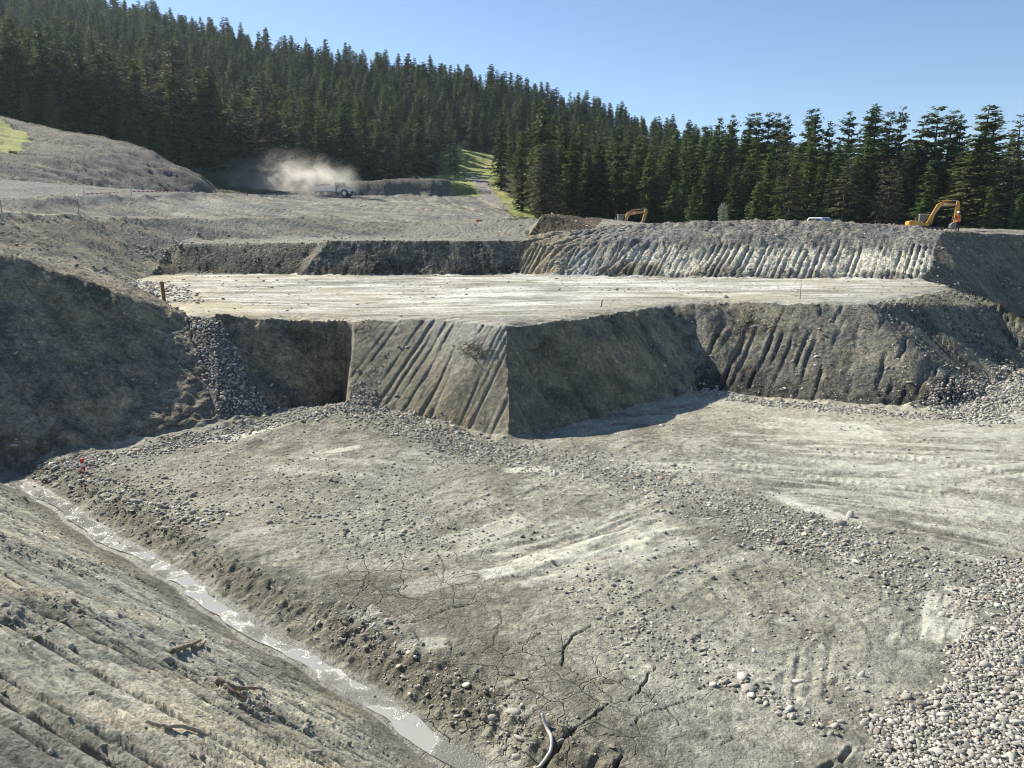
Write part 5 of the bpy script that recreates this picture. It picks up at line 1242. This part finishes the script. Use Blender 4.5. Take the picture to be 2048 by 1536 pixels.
# ---- articulated dump truck on the haul road
TY = 178.0
tx = Q(693, 397, TY)[0]; tz = Q(693, 398.5, TY)[2]
truck = empty('dump_truck', (tx, TY, max(gz(tx, TY), tz - .5)), R(-7))
for x, y in ((0, -1.1), (0, 1.1), (-4.3, -1.1), (-4.3, 1.1), (-6.1, -1.1), (-6.1, 1.1)): wheel(truck, x, y, .88, .62, hub=M_WHITE)
MB().box((-.6, 0, .95), (3.2, .9, .4)).box((-4.6, 0, 1.05), (5.4, .9, .4)).tube([(-2.0, 0, .95), (-2.6, 0, 1.0)], .4, 12).build('chassis', M_GREY, truck)
MB().prism([(1.35, .85), (1.35, 1.25), (1.15, 1.75), (-.25, 2.12), (-.25, 1.2), (.75, 1.15), (.95, .85)], -1.05, 1.05, .05).build('hood', M_WHITE, truck)
MB().box((1.37, 0, 1.15), (.04, 1.3, .5)).build('grille', M_BLACK, truck)
for y in (-.8, .8): MB().box((1.34, y, 1.45), (.06, .28, .18), bevel=.02).build('headlight', M_STRIPE, truck)
for y0, y1 in ((-1.45, -.75), (.75, 1.45)):
    a_ = [(1.05 * math.cos(t), .88 + 1.05 * math.sin(t)) for t in np.linspace(R(5), R(165), 12)] + [(.96 * math.cos(t), .88 + .96 * math.sin(t)) for t in np.linspace(R(165), R(5), 12)]
    MB().prism(a_, y0, y1).build('fender', M_WHITE, truck)
cab = MB().prism([(-.3, 1.25), (-1.75, 1.25), (-1.75, 3.35), (-.55, 3.35), (-.3, 2.2)], -.95, .95, .05).build('cab', M_WHITE, truck)
for y in (-.958, .958): MB().prism([(-.46, 2.2), (-1.0, 2.2), (-1.0, 3.2), (-.66, 3.2)], y - .008, y + .008).build('side_window', M_GLASS, cab); MB().box((-1.38, y, 2.7), (.6, .016, 1.0)).build('side_window', M_GLASS, cab)
MB().prism([(-.305, 2.25), (-.285, 2.25), (-.52, 3.28), (-.54, 3.28)], -.8, .8).build('windscreen', M_GLASS, cab)
MB().box((-1.15, 0, 3.4), (1.5, 2.0, .08), bevel=.03).build('cab_roof', M_WHITE, cab)
for y in (-1.2, 1.2): MB().box((-.35, y, 2.6), (.08, .25, .5), bevel=.02).tube([(-.4, y * .8, 2.9), (-.36, y, 2.85)], .02, 6).build('mirror', M_BLACK, cab)
MB().prism([(-2.1, 1.45), (-7.2, 1.35), (-8.1, 2.2), (-8.0, 2.45), (-7.4, 2.55), (-2.6, 2.75), (-2.0, 2.75)], -1.45, 1.45, .04).build('dump_body', M_WHITE, truck)
MB().prism([(-1.95, 2.4), (-2.1, 2.4), (-2.5, 3.42), (-1.6, 3.45), (-1.6, 3.36), (-2.2, 3.3)], -1.4, 1.4, .02).build('headboard', M_WHITE, truck)
MB().prism([(-2.7, 2.66), (-7.3, 2.5), (-6.5, 2.75), (-5.0, 3.0), (-3.6, 2.95)], -1.2, 1.2, .05).build('load', simple_mat('load_earth', (.2, .18, .14), .95, .1, 0, .3, 4), truck)
MB().tube([(-1.85, -.75, 2.2), (-1.85, -.75, 3.5)], .07, 8).build('exhaust', M_STEEL, truck)
tag(truck, 'white articulated dump truck raising a dust cloud on the haul road', 'truck')

# ---- white car, half hidden behind the brink
cx, cy = Q(1645, 440, 74)[0], 74.0
car = empty('car', (cx, cy, Q(1645, 434.5, 74)[2] - 1.52), R(90 - 22 - 22.0))
MB().prism([(-2.05, .35), (-2.1, .75), (-2.02, .98), (-1.7, 1.02), (.75, 1.0), (1.9, .85), (2.08, .6), (2.05, .32)], -.84, .84, .06).build('body', M_WHITE, car)
top = bmesh.new()
vs_ = [(-1.95, -.80, .98), (-1.95, .80, .98), (.95, .80, .98), (.95, -.80, .98), (-1.70, -.64, 1.50), (-1.70, .64, 1.50), (.15, .64, 1.50), (.15, -.64, 1.50)]
q = MB()._add(vs_, [(0, 1, 5, 4), (1, 2, 6, 5), (2, 3, 7, 6), (3, 0, 4, 7), (4, 5, 6, 7)]).build('cabin', M_WHITE, car)
m_ = q.modifiers.new('round', 'BEVEL'); m_.width = .08; m_.segments = 3
top.free()
MB()._add([(-1.935, -.62, 1.06), (-1.935, .62, 1.06), (-1.775, .54, 1.40), (-1.775, -.54, 1.40), (-1.965, -.62, 1.06), (-1.965, .62, 1.06), (-1.805, .54, 1.40), (-1.805, -.54, 1.40)], [(0, 1, 2, 3), (7, 6, 5, 4), (4, 5, 1, 0), (5, 6, 2, 1), (6, 7, 3, 2), (7, 4, 0, 3)]).build('rear_window', M_GLASS, car)
MB()._add([(.97, -.68, 1.02), (.97, .68, 1.02), (.23, .58, 1.46), (.23, -.58, 1.46), (.94, -.68, 1.02), (.94, .68, 1.02), (.20, .58, 1.46), (.20, -.58, 1.46)], [(0, 1, 2, 3), (7, 6, 5, 4), (4, 5, 1, 0), (5, 6, 2, 1), (6, 7, 3, 2), (7, 4, 0, 3)]).build('windscreen', M_GLASS, car)
for sy in (-1, 1):
    for x0, x1, x2, x3 in ((-1.6, -.75, -.75, -1.5), (-.65, .72, .2, -.65)):
        y0, y1 = sy * .785, sy * .665
        MB()._add([(x0, y0, 1.06), (x1, y0, 1.06), (x2, y1, 1.42), (x3, y1, 1.42), (x0, y0 + sy * .02, 1.06), (x1, y0 + sy * .02, 1.06), (x2, y1 + sy * .02, 1.42), (x3, y1 + sy * .02, 1.42)], [(0, 1, 2, 3), (7, 6, 5, 4), (4, 5, 1, 0), (5, 6, 2, 1), (6, 7, 3, 2), (7, 4, 0, 3)]).build('side_window', M_GLASS, car)
    for x in (-1.3, 1.3): wheel(car, x, sy * .76, .32, .2)
    MB().box((-2.09, sy * .68, .8), (.04, .2, .3)).build('tail_light', M_RED, car)
tag(car, 'white car half hidden behind the crest of the upper bank', 'car')

# ---- worker
wx, wy = Q(1914, 460, 68.6)[0], 68.6
def worker(loc, rz, label):
    e = empty('person', loc, rz)
    J = dict(pelvis=(0, 0, .95), spine=(0, .0, 1.15), chest=(0, .01, 1.34), neck=(0, .0, 1.50), head=(0, .03, 1.60), crown=(0, .03, 1.70),
             lh=(-.10, 0, .90), lk=(-.12, .03, .50), la=(-.13, -.02, .08), lt=(-.14, .16, .04), rh=(.10, 0, .90), rk=(.12, .04, .50), ra=(.14, -.01, .08), rt=(.15, .17, .04),
             ls=(-.19, 0, 1.43), le=(-.28, .08, 1.17), lw=(-.24, .30, 1.06), lf=(-.23, .38, 1.04), rs=(.19, 0, 1.43), re=(.27, .04, 1.15), rw=(.22, .24, 1.02), rf=(.20, .32, 1.00))
    E = [('pelvis', 'spine'), ('spine', 'chest'), ('chest', 'neck'), ('neck', 'head'), ('head', 'crown'), ('pelvis', 'lh'), ('lh', 'lk'), ('lk', 'la'), ('la', 'lt'), ('pelvis', 'rh'), ('rh', 'rk'), ('rk', 'ra'), ('ra', 'rt'),
         ('chest', 'ls'), ('ls', 'le'), ('le', 'lw'), ('lw', 'lf'), ('chest', 'rs'), ('rs', 're'), ('re', 'rw'), ('rw', 'rf')]
    rad = dict(pelvis=(.15, .11), spine=(.14, .10), chest=(.17, .11), neck=(.055, .055), head=(.085, .095), crown=(.07, .08), lh=(.09, .09), rh=(.09, .09), lk=(.065, .065), rk=(.065, .065), la=(.05, .05), ra=(.05, .05), lt=(.045, .035), rt=(.045, .035),
               ls=(.065, .065), rs=(.065, .065), le=(.048, .048), re=(.048, .048), lw=(.035, .035), rw=(.035, .035), lf=(.035, .03), rf=(.035, .03))
    ks = list(J); me = bpy.data.meshes.new('body'); me.from_pydata([J[k] for k in ks], [(ks.index(a), ks.index(b)) for a, b in E], []); me.update()
    o = bpy.data.objects.new('body', me); COL.objects.link(o); o.parent = e
    o.modifiers.new('skin', 'SKIN')
    sv = me.skin_vertices[0].data if me.skin_vertices else None
    if sv is None:
        bm = bmesh.new(); bm.from_mesh(me); bm.verts.layers.skin.verify(); bm.to_mesh(me); bm.free(); sv = me.skin_vertices[0].data
    for i, k in enumerate(ks): sv[i].radius = rad[k]; sv[i].use_root = (k == 'pelvis')
    ss = o.modifiers.new('sub', 'SUBSURF'); ss.levels = 1; ss.render_levels = 1
    me.materials.append(M_CLOTH)
    def loft(name, rings, mat, n=14, closed_top=False):
        b = MB(); v, f = [], []
        for (z, rx, ry, cy_) in rings: v += [(rx * math.cos(6.2832 * k / n), cy_ + ry * math.sin(6.2832 * k / n), z) for k in range(n)]
        for i in range(len(rings) - 1):
            for k in range(n): f.append((i * n + k, i * n + (k + 1) % n, (i + 1) * n + (k + 1) % n, (i + 1) * n + k))
        if closed_top: f.append(tuple((len(rings) - 1) * n + k for k in range(n)))
        return b._add(v, f).build(name, mat, e, True)
    loft('vest', [(.86, .21, .165, 0), (1.0, .205, .16, 0), (1.2, .215, .155, 0), (1.36, .235, .16, .01), (1.45, .20, .13, .01), (1.50, .10, .09, .0)], M_VEST)
    loft('reflective_band', [(1.02, .211, .166, 0), (1.07, .212, .166, 0)], M_STRIPE)
    loft('face', [(1.53, .05, .06, .02), (1.57, .075, .085, .03), (1.64, .085, .10, .03), (1.68, .085, .10, .03)], M_SKIN)
    loft('helmet', [(1.655, .125, .16, .035), (1.665, .115, .135, .03), (1.70, .112, .132, .03), (1.75, .095, .11, .03), (1.785, .055, .065, .03), (1.795, .01, .01, .03)], M_HELMET, closed_top=True)
    for x in (-.135, .145): MB().box((x, .07, .05), (.10, .28, .10), bevel=.03).build('boot', M_BLACK, e)
    return tag(e, label, 'person')
worker((wx, wy, gz(wx, wy) - .02), R(12), 'person in orange vest and white helmet seen from behind beside the excavator')
# measuring staff in the worker's hand
MB().tube([(wx - .35, wy + .3, gz(wx - .35, wy + .3) - .1), (wx - .30, wy + .36, gz(wx, wy) + 1.35)], .022, 8).box((wx - .30, wy + .36, gz(wx, wy) + 1.32), (.07, .04, .10)).build('measuring_staff', M_STEEL)
tag(bpy.data.objects['measuring_staff'], 'thin measuring staff held upright by the worker', 'staff')

# ---- stakes, tape, barrier
def stake(name, u, v, z, h, w, mat, label, lean=0.0, Yd=None, group=None, sq=True):
    a = P(u, v, z) if Yd is None else Q(u, v, Yd)
    g = gz(a[0], a[1])
    b = MB()
    if sq: b.box((0, 0, h / 2 - .1), (w, w * .6, h + .2), bevel=w * .06)
    else: b.tube([(0, 0, -.1), (0, 0, h)], w / 2, 7)
    o = b.build(name, mat); o.location = (a[0], a[1], g); o.rotation_euler = (lean * .3, lean, R(u % 37))
    return tag(o, label, 'stake', group)
st_ = stake('wooden_post', 329, 613, ZT, 1.08, .13, M_WOOD, 'rusty brown wooden post at the brink of the terrace', -.03)
MB().box((.07, .03, .5), (.05, .06, 1.1)).build('brace', M_WOOD, st_)
stake('marker_rod', 1600, 600, ZT, .84, .035, M_STEEL, 'thin dark rod standing on the bright terrace above the lower bank', .0, sq=False)
stake('marker_stake', 1203, 612, ZT, .32, .05, M_WOOD, 'short stake on the terrace near the middle of its front edge', .1)
stake('marker_stake', 347, 491, 0, .72, .06, M_WOOD, 'short stake at the top of the upper gravel chute', .05, Yd=66.8)
stake('marker_stake', 158, 432, 0, 1.35, .06, M_STEEL, 'dark stake on the ledge below the barrier tape', .02, Yd=66, sq=False)
stake('marker_stake', 4, 428, 0, 1.0, .05, M_STEEL, 'dark stake on the ledge at the left edge of the picture', 0.0, Yd=58, sq=False)
def ribbon(name, pts, width, label, group, twist=0.0, cat_='tape'):
    v, f, run = [], [], []; acc = 0
    for i, p in enumerate(pts):
        if i: acc += (Vector(p) - Vector(pts[i - 1])).length
        a = twist * i; dz = math.cos(a) * width / 2; dy = math.sin(a) * width / 2
        v += [(p[0], p[1] - dy, p[2] - dz), (p[0], p[1] - dy + .004, p[2] - dz), (p[0], p[1] + dy + .004, p[2] + dz), (p[0], p[1] + dy, p[2] + dz)]; run += [acc] * 4
    for i in range(len(pts) - 1):
        for k in range(4): f.append((i * 4 + k, i * 4 + (k + 1) % 4, (i + 1) * 4 + (k + 1) % 4, (i + 1) * 4 + k))
    f += [(0, 3, 2, 1), tuple(len(v) - 4 + k for k in range(4))]
    o = MB()._add(v, f).build(name, M_TAPE)
    a = o.data.attributes.new('run', 'FLOAT', 'POINT'); a.data.foreach_set('value', np.array(run, np.float32))
    return tag(o, label, cat_, group)
TP = [(-130, 388, 52), (-5, 386, 55), (45, 401, 56)]
G_TAPE = 'red and white barrier tape along the haul road'
def sag(a, b, s, n=14): return [tuple(Vector(a).lerp(Vector(b), t) - Vector((0, 0, 4 * s * t * (1 - t)))) for t in np.linspace(0, 1, n)]
ends = [Q(168, 388, 78), Q(262, 382, 88), Q(385, 381.5, 102), Q(474, 385, 114), Q(578, 388, 133)]
ribbon('barrier_tape', sag(Q(-60, 380, 66), Q(46, 401, 69), .25), .11, 'slack barrier tape drooping to the ground at the left edge of the picture', G_TAPE, .2)
for (a, b, s_, lb) in ((0, 1, .05, 'taut barrier tape stretch next to the hanging white strip'), (1, 2, .08, 'barrier tape stretch below the gravel mound'), (2, 3, .75, 'sagging barrier tape stretch below the right foot of the gravel mound'), (3, 4, .4, 'barrier tape stretch reaching into the dust cloud')):
    ribbon('barrier_tape', sag(ends[a], ends[b], s_), .13 + .03 * a, lb, G_TAPE, .12)
for i, (e_, lb) in enumerate(zip(ends, ('nearest tape post, where the white strip hangs', 'second tape post below the gravel mound', 'third tape post below the gravel mound', 'tape post at the foot of the gravel mound', 'tape post inside the dust cloud'))):
    g_ = gz(e_[0], e_[1])
    o = MB().tube([(0, 0, -.2), (0, 0, max(e_[2] - g_ + .08, .5))], .03, 7).build('tape_post', M_STEEL); o.location = (e_[0], e_[1], g_); tag(o, 'thin ' + lb, 'post', 'posts carrying the barrier tape')
o = MB(); o.v = []; 
w0, w1 = Q(154, 388, 77.5), Q(146, 413, 74)
strip = [tuple(Vector(w0).lerp(Vector(w1), t) + Vector((.12 * math.sin(t * 3.1), 0, 0))) for t in np.linspace(0, 1, 10)]
MB().tube(strip, [.05, .07, .08, .08, .075, .07, .06, .05, .045, .03], 6).build('hanging_strip', M_WHITE); tag(bpy.data.objects['hanging_strip'], 'white strip of plastic hanging from the nearest tape post', 'plastic strip')
# short striped stake on the floor, next to the ditch
sp = P(166, 946, 0); g_ = gz(sp[0], sp[1])
mk = empty('striped_marker', (sp[0], sp[1], g_))
MB().tube([(0, 0, -.1), (.01, 0, .44)], .022, 7).build('stake', M_WOOD, mk)
MB().tube([(.01, 0, .30), (.01, 0, .44)], [.05, .055], 9).build('red_cap', M_RED, mk)
MB().tube([(.01, 0, .20), (.01, 0, .30)], [.06, .05], 9).build('white_band', M_WHITE, mk)
MB().box((.03, -.02, .12), (.12, .03, .14), rz=.4, ry=.3).build('red_flap', M_RED, mk); MB().box((-.02, -.03, .10), (.10, .03, .16), rz=-.3, ry=-.4).build('white_flap', M_WHITE, mk); MB().box((-.05, -.03, .03), (.14, .05, .05), rz=.2, ry=.5).build('red_tail', M_RED, mk)
tag(mk, 'small red and white marker stake standing near the ditch', 'marker')
# red barrier lying far off on the bench
bp_ = Q(966, 446, 90.5); bz = gz(bp_[0], bp_[1])
br = empty('barrier', (bp_[0], bp_[1], bz), R(3))
MB().box((.0, 0, .34), (1.6, .08, .16), bevel=.02).build('rail', M_RED, br); MB().box((.15, .02, .12), (1.3, .08, .12), bevel=.02).build('rail', M_RED, br)
for x in (-.6, .0, .55): MB().box((x, 0, .2), (.12, .12, .5), bevel=.02).build('foot', M_RED, br)
MB().box((1.9, 0, .22), (2.2, .06, .09)).build('fallen_board', M_WHITE, br)
tag(br, 'low red barrier lying on the far bench', 'barrier')

# ---- hose, wood and roots
hz = [P(u, v, .0) for u, v in ((1084, 1446), (1094, 1458), (1102, 1470), (1103, 1483), (1094, 1498), (1075, 1512), (1052, 1528), (1035, 1545), (1010, 1575))]
def smooth_path(pts, n=6):
    out = []
    for i in range(len(pts) - 1):
        p0, p1, p2, p3 = [Vector(pts[min(max(i + k, 0), len(pts) - 1)]) for k in (-1, 0, 1, 2)]
        for t in np.linspace(0, 1, n, endpoint=False): out.append(.5 * ((2 * p1) + (-p0 + p2) * t + (2 * p0 - 5 * p1 + 4 * p2 - p3) * t * t + (-p0 + 3 * p1 - 3 * p2 + p3) * t ** 3))
    return out + [Vector(pts[-1])]
pts = [Vector((p.x, p.y, gz(p.x, p.y) + .04)) for p in smooth_path(hz)]
pts[0].z += .10; pts[1].z += .07; pts[2].z += .05
MB().tube(pts, .027, 10).build('hose', M_HOSE, None, True); tag(bpy.data.objects['hose'], 'pale curved plastic hose lying on the clay floor at the bottom', 'hose')
def twig(path, r0, r1, jit=.01, seed=0, n=5):
    rr = random.Random(seed); p = smooth_path(path, n); k = len(p)
    return [Vector((q.x + rr.uniform(-jit, jit), q.y + rr.uniform(-jit, jit), q.z + rr.uniform(-jit, jit))) for q in p], [r0 + (r1 - r0) * i / (k - 1) for i in range(k)]
def surf(u, v, h=0.0): a = hit(u, v); return Vector((a[0], a[1], gz(a[0], a[1]) + h))
def wood(name, px, r0, r1, mat, label, lift=.03, forks=()):
    b = MB()
    for j, path in enumerate([px] + list(forks)):
        p, r = twig([surf(u, v, lift) for u, v in path], r0 * (1 if j == 0 else .55), r1, .006, j + len(px)); b.tube(p, r, 7)
    return tag(b.build(name, mat, None, True), label, 'wood')
wood('wood_splinter', [(345, 1310), (365, 1302), (385, 1294), (402, 1284)], .045, .02, M_DRIFT, 'pale splintered log end on the near slope', .06, [[(380, 1296), (396, 1296), (410, 1290)]])
wood('broken_branch', [(435, 1376), (455, 1384), (480, 1388), (525, 1381)], .055, .012, M_DRIFT, 'brown broken branch sticking out of the near slope', .06, [[(450, 1384), (470, 1396), (492, 1404)], [(445, 1378), (450, 1366)]])
wood('pale_root', [(290, 1443), (320, 1448), (350, 1460), (385, 1470), (415, 1474)], .016, .02, M_PALEROOT, 'long pale root lying across the near slope', .04)
wood('thin_stick', [(360, 1230), (385, 1245), (410, 1262)], .012, .008, M_PALEROOT, 'thin pale stick on the near slope close to the ditch', .03)
wood('pale_stick', [(676, 668), (682, 655), (690, 645)], .03, .015, M_PALEROOT, 'pale stick poking from the recessed bank', .12)
def roots(name, u, v, du, dv, n, label, seed, mat=None, r=.011):
    rr = random.Random(seed); b = MB()
    for i in range(n):
        a = (u + rr.uniform(-du, du) * .6, v + rr.uniform(-dv, dv) * .6); q = [a]
        ang = rr.uniform(0, 6.28)
        for k in range(3):
            ang += rr.uniform(-.7, .7); q.append((q[-1][0] + math.cos(ang) * du * .35, q[-1][1] + math.sin(ang) * dv * .35))
        pp = [surf(x, y, .03 + .12 * rr.random()) for x, y in q]
        if max((pp[j] - pp[j + 1]).length for j in range(3)) > 3: continue
        p, rd = twig(pp, r * rr.uniform(.6, 1.3), r * .3, .02, seed + i); b.tube(p, rd, 5)
    return tag(b.build(name, mat or M_ROOT, None, True), label, 'roots')
roots('root_tangle', 945, 708, 34, 24, 34, 'dark tangle of torn roots on the sunlit furrowed bank', 1)
roots('root_tangle', 1075, 708, 22, 26, 14, 'dark torn roots in a gash on the shaded corner bank', 2)
roots('root_tangle', 728, 655, 16, 20, 12, 'roots hanging at the brink beside the dark vertical cut', 3)
roots('root_tangle', 1510, 655, 50, 26, 26, 'broad mat of roots high on the dark lower bank', 4, r=.016)
roots('root_tangle', 1690, 718, 14, 14, 9, 'small roots low on the dark lower bank', 5)
roots('root_tangle', 1215, 630, 18, 8, 7, 'pale roots at the brink of the shaded corner bank', 6, M_PALEROOT, .014)
roots('root_tangle', 1880, 765, 22, 18, 9, 'roots at the foot of the striped side slope', 7)
roots('root_tangle', 1230, 545, 30, 10, 10, 'brown roots at the foot of the upper bank', 8, None, .03)
# ---- pale willow in front of the forest
wl = on_ground(1445, 122)
wt = empty('willow_shrub', (wl[0], wl[1], wl[2] - .1))
wtop = Q(1445, 402, 122)[2] - wl[2]
b = MB(); rr = np.random.default_rng(5)
for k in range(5):
    a_ = rr.uniform(0, 6.28); b.tube([(0, 0, 0), (.15 * math.cos(a_), .15 * math.sin(a_), wtop * .4), (.45 * math.cos(a_), .45 * math.sin(a_), wtop * .85)], [.06, .04, .012], 6)
b.build('trunk', M_BARK, wt)
v, f = [], []
for k in range(900):
    d = rr.normal(0, 1, 3); d /= np.linalg.norm(d); r0 = rr.uniform(.35, 1) ** .6
    c = np.array([d[0] * .85 * r0, d[1] * .85 * r0, wtop * (.58 + .40 * d[2] * r0)]) + rr.normal(0, .1, 3)
    if rr.random() < .35 and math.sin(c[0] * 5) * math.sin(c[2] * 4) > 0: continue
    u_ = rr.normal(0, 1, 3); u_ /= np.linalg.norm(u_); w_ = np.cross(u_, rr.normal(0, 1, 3)); w_ /= np.linalg.norm(w_); n = len(v)
    v += [tuple(c - u_ * .11), tuple(c + w_ * .05), tuple(c + u_ * .11), tuple(c - w_ * .05)]; f.append((n, n + 1, n + 2, n + 3))
MB()._add(v, f).build('crown', M_PALE, wt)
tag(wt, 'small pale grey-leaved willow in front of the dark forest', 'shrub')

# ---------------------------------------------------------------- ditch water
def ditch_water():
    m, nt, b_ = new_mat('muddy_water'); L = nt.links.new
    tc = node(nt, 'ShaderNodeTexCoord'); n1 = node(nt, 'ShaderNodeTexNoise', Scale=22.0, Detail=5.0, Roughness=.75); L(tc.outputs['Object'], n1.inputs['Vector'])
    n2 = node(nt, 'ShaderNodeTexNoise', Scale=1.3, Detail=2.0); L(tc.outputs['Object'], n2.inputs['Vector'])
    cr = node(nt, 'ShaderNodeMapRange'); L(n2.outputs['Fac'], cr.inputs['Value']); cr.inputs['From Min'].default_value = .42; cr.inputs['From Max'].default_value = .60; cr.inputs['To Min'].default_value = .05; cr.inputs['To Max'].default_value = 1.0
    b_.inputs['Roughness'].default_value = .16; b_.inputs['Base Color'].default_value = (.36, .35, .31, 1); b_.inputs['Specular IOR Level'].default_value = .6
    bp = node(nt, 'ShaderNodeBump', Distance=.10); L(n1.outputs['Fac'], bp.inputs['Height']); L(cr.outputs[0], bp.inputs['Strength']); L(bp.outputs[0], b_.inputs['Normal'])
    ss = np.arange(-1.5, _dl + 3, .12); v, f = [], []
    for s in ss:
        wob = .07 * math.sin(s * .9) + .04 * math.sin(s * 2.7 + 1)
        hw = .11 + .07 * (1 + float(vnoise(s / 1.3, .5, 71))) + .08 * float(vnoise(s / .35, .5, 72)); cc = -.30 + .10 * float(vnoise(s / 2.0, .5, 73))
        for d in (cc - hw, cc - hw * .3, cc + hw * .3, cc + hw):
            d0 = d - wob
            v.append((DA[0] + DDX * s + DNX * d0, DA[1] + DDY * s + DNY * d0, -.280 + .006 * math.sin(s * .7)))
    for i in range(len(ss) - 1):
        for k in range(3): f.append((i * 4 + k, i * 4 + k + 1, (i + 1) * 4 + k + 1, (i + 1) * 4 + k))
    o = MB()._add(v, f).build('water', m, None, True)
    tag(o, 'thin shining trickle of muddy water along the ditch', kind='structure')
ditch_water()

# ---------------------------------------------------------------- dust behind the truck
def dust_cloud():
    bm = bmesh.new(); bmesh.ops.create_icosphere(bm, subdivisions=3, radius=1.0)
    me = bpy.data.meshes.new('dust'); bm.to_mesh(me); bm.free()
    o = bpy.data.objects.new('dust', me); COL.objects.link(o)
    c = Q(566, 366, 178); o.location = c; o.scale = (18.5, 8, 8.0)
    m = bpy.data.materials.new('dust'); m.use_nodes = True; nt = m.node_tree; nt.nodes.clear(); L = nt.links.new
    out = node(nt, 'ShaderNodeOutputMaterial'); pv = node(nt, 'ShaderNodeVolumePrincipled'); pv.inputs['Color'].default_value = (.985, .945, .87, 1); pv.inputs['Anisotropy'].default_value = .45
    tc = node(nt, 'ShaderNodeTexCoord'); ln = node(nt, 'ShaderNodeVectorMath', operation='LENGTH'); L(tc.outputs['Object'], ln.inputs[0])
    mp = node(nt, 'ShaderNodeMapping'); mp.inputs['Scale'].default_value = (3.2, 1.6, 1.9); L(tc.outputs['Object'], mp.inputs['Vector'])
    n1 = node(nt, 'ShaderNodeTexNoise', Scale=1.25, Detail=5.0, Roughness=.6, Distortion=.6); L(mp.outputs[0], n1.inputs['Vector'])
    fall = node(nt, 'ShaderNodeMapRange'); L(ln.outputs['Value'], fall.inputs['Value']); fall.inputs['From Min'].default_value = 1.0; fall.inputs['From Max'].default_value = .25
    sx = node(nt, 'ShaderNodeSeparateXYZ'); L(tc.outputs['Object'], sx.inputs[0])
    # thicker towards the truck and the ground
    gx_ = node(nt, 'ShaderNodeMapRange'); L(sx.outputs['X'], gx_.inputs['Value']); gx_.inputs['From Min'].default_value = -1.0; gx_.inputs['From Max'].default_value = .9; gx_.inputs['To Min'].default_value = .25; gx_.inputs['To Max'].default_value = 1.6
    gz_ = node(nt, 'ShaderNodeMapRange'); L(sx.outputs['Z'], gz_.inputs['Value']); gz_.inputs['From Min'].default_value = -.6; gz_.inputs['From Max'].default_value = .8; gz_.inputs['To Min'].default_value = 1.3; gz_.inputs['To Max'].default_value = .25
    nz = node(nt, 'ShaderNodeMapRange'); L(n1.outputs['Fac'], nz.inputs['Value']); nz.inputs['From Min'].default_value = .42; nz.inputs['From Max'].default_value = .72
    a = node(nt, 'ShaderNodeMath', operation='MULTIPLY'); L(fall.outputs[0], a.inputs[0]); L(nz.outputs[0], a.inputs[1])
    b_ = node(nt, 'ShaderNodeMath', operation='MULTIPLY'); L(gx_.outputs[0], b_.inputs[0]); L(gz_.outputs[0], b_.inputs[1])
    c_ = node(nt, 'ShaderNodeMath', operation='MULTIPLY'); L(a.outputs[0], c_.inputs[0]); L(b_.outputs[0], c_.inputs[1])
    d_ = node(nt, 'ShaderNodeMath', operation='MULTIPLY'); L(c_.outputs[0], d_.inputs[0]); d_.inputs[1].default_value = .6
    L(d_.outputs[0], pv.inputs['Density']); L(pv.outputs[0], out.inputs['Volume'])
    me.materials.append(m)
    tag(o, 'pale dust cloud drifting behind the dump truck', 'dust', kind='stuff')
dust_cloud()
def haze_box():
    o = MB().box((0, 480, 92), (2300, 1300, 200)).build('haze', bpy.data.materials.new('haze'))
    m = o.data.materials[0]; m.use_nodes = True; nt = m.node_tree; nt.nodes.clear()
    out = node(nt, 'ShaderNodeOutputMaterial'); pv = node(nt, 'ShaderNodeVolumePrincipled'); pv.inputs['Color'].default_value = (.72, .88, 1.0, 1); pv.inputs['Density'].default_value = HAZE; pv.inputs['Anisotropy'].default_value = .35
    nt.links.new(pv.outputs[0], out.inputs['Volume'])
    tag(o, 'thin bluish haze in the air over the whole valley', 'haze', kind='stuff')
HAZE = .00009
haze_box()
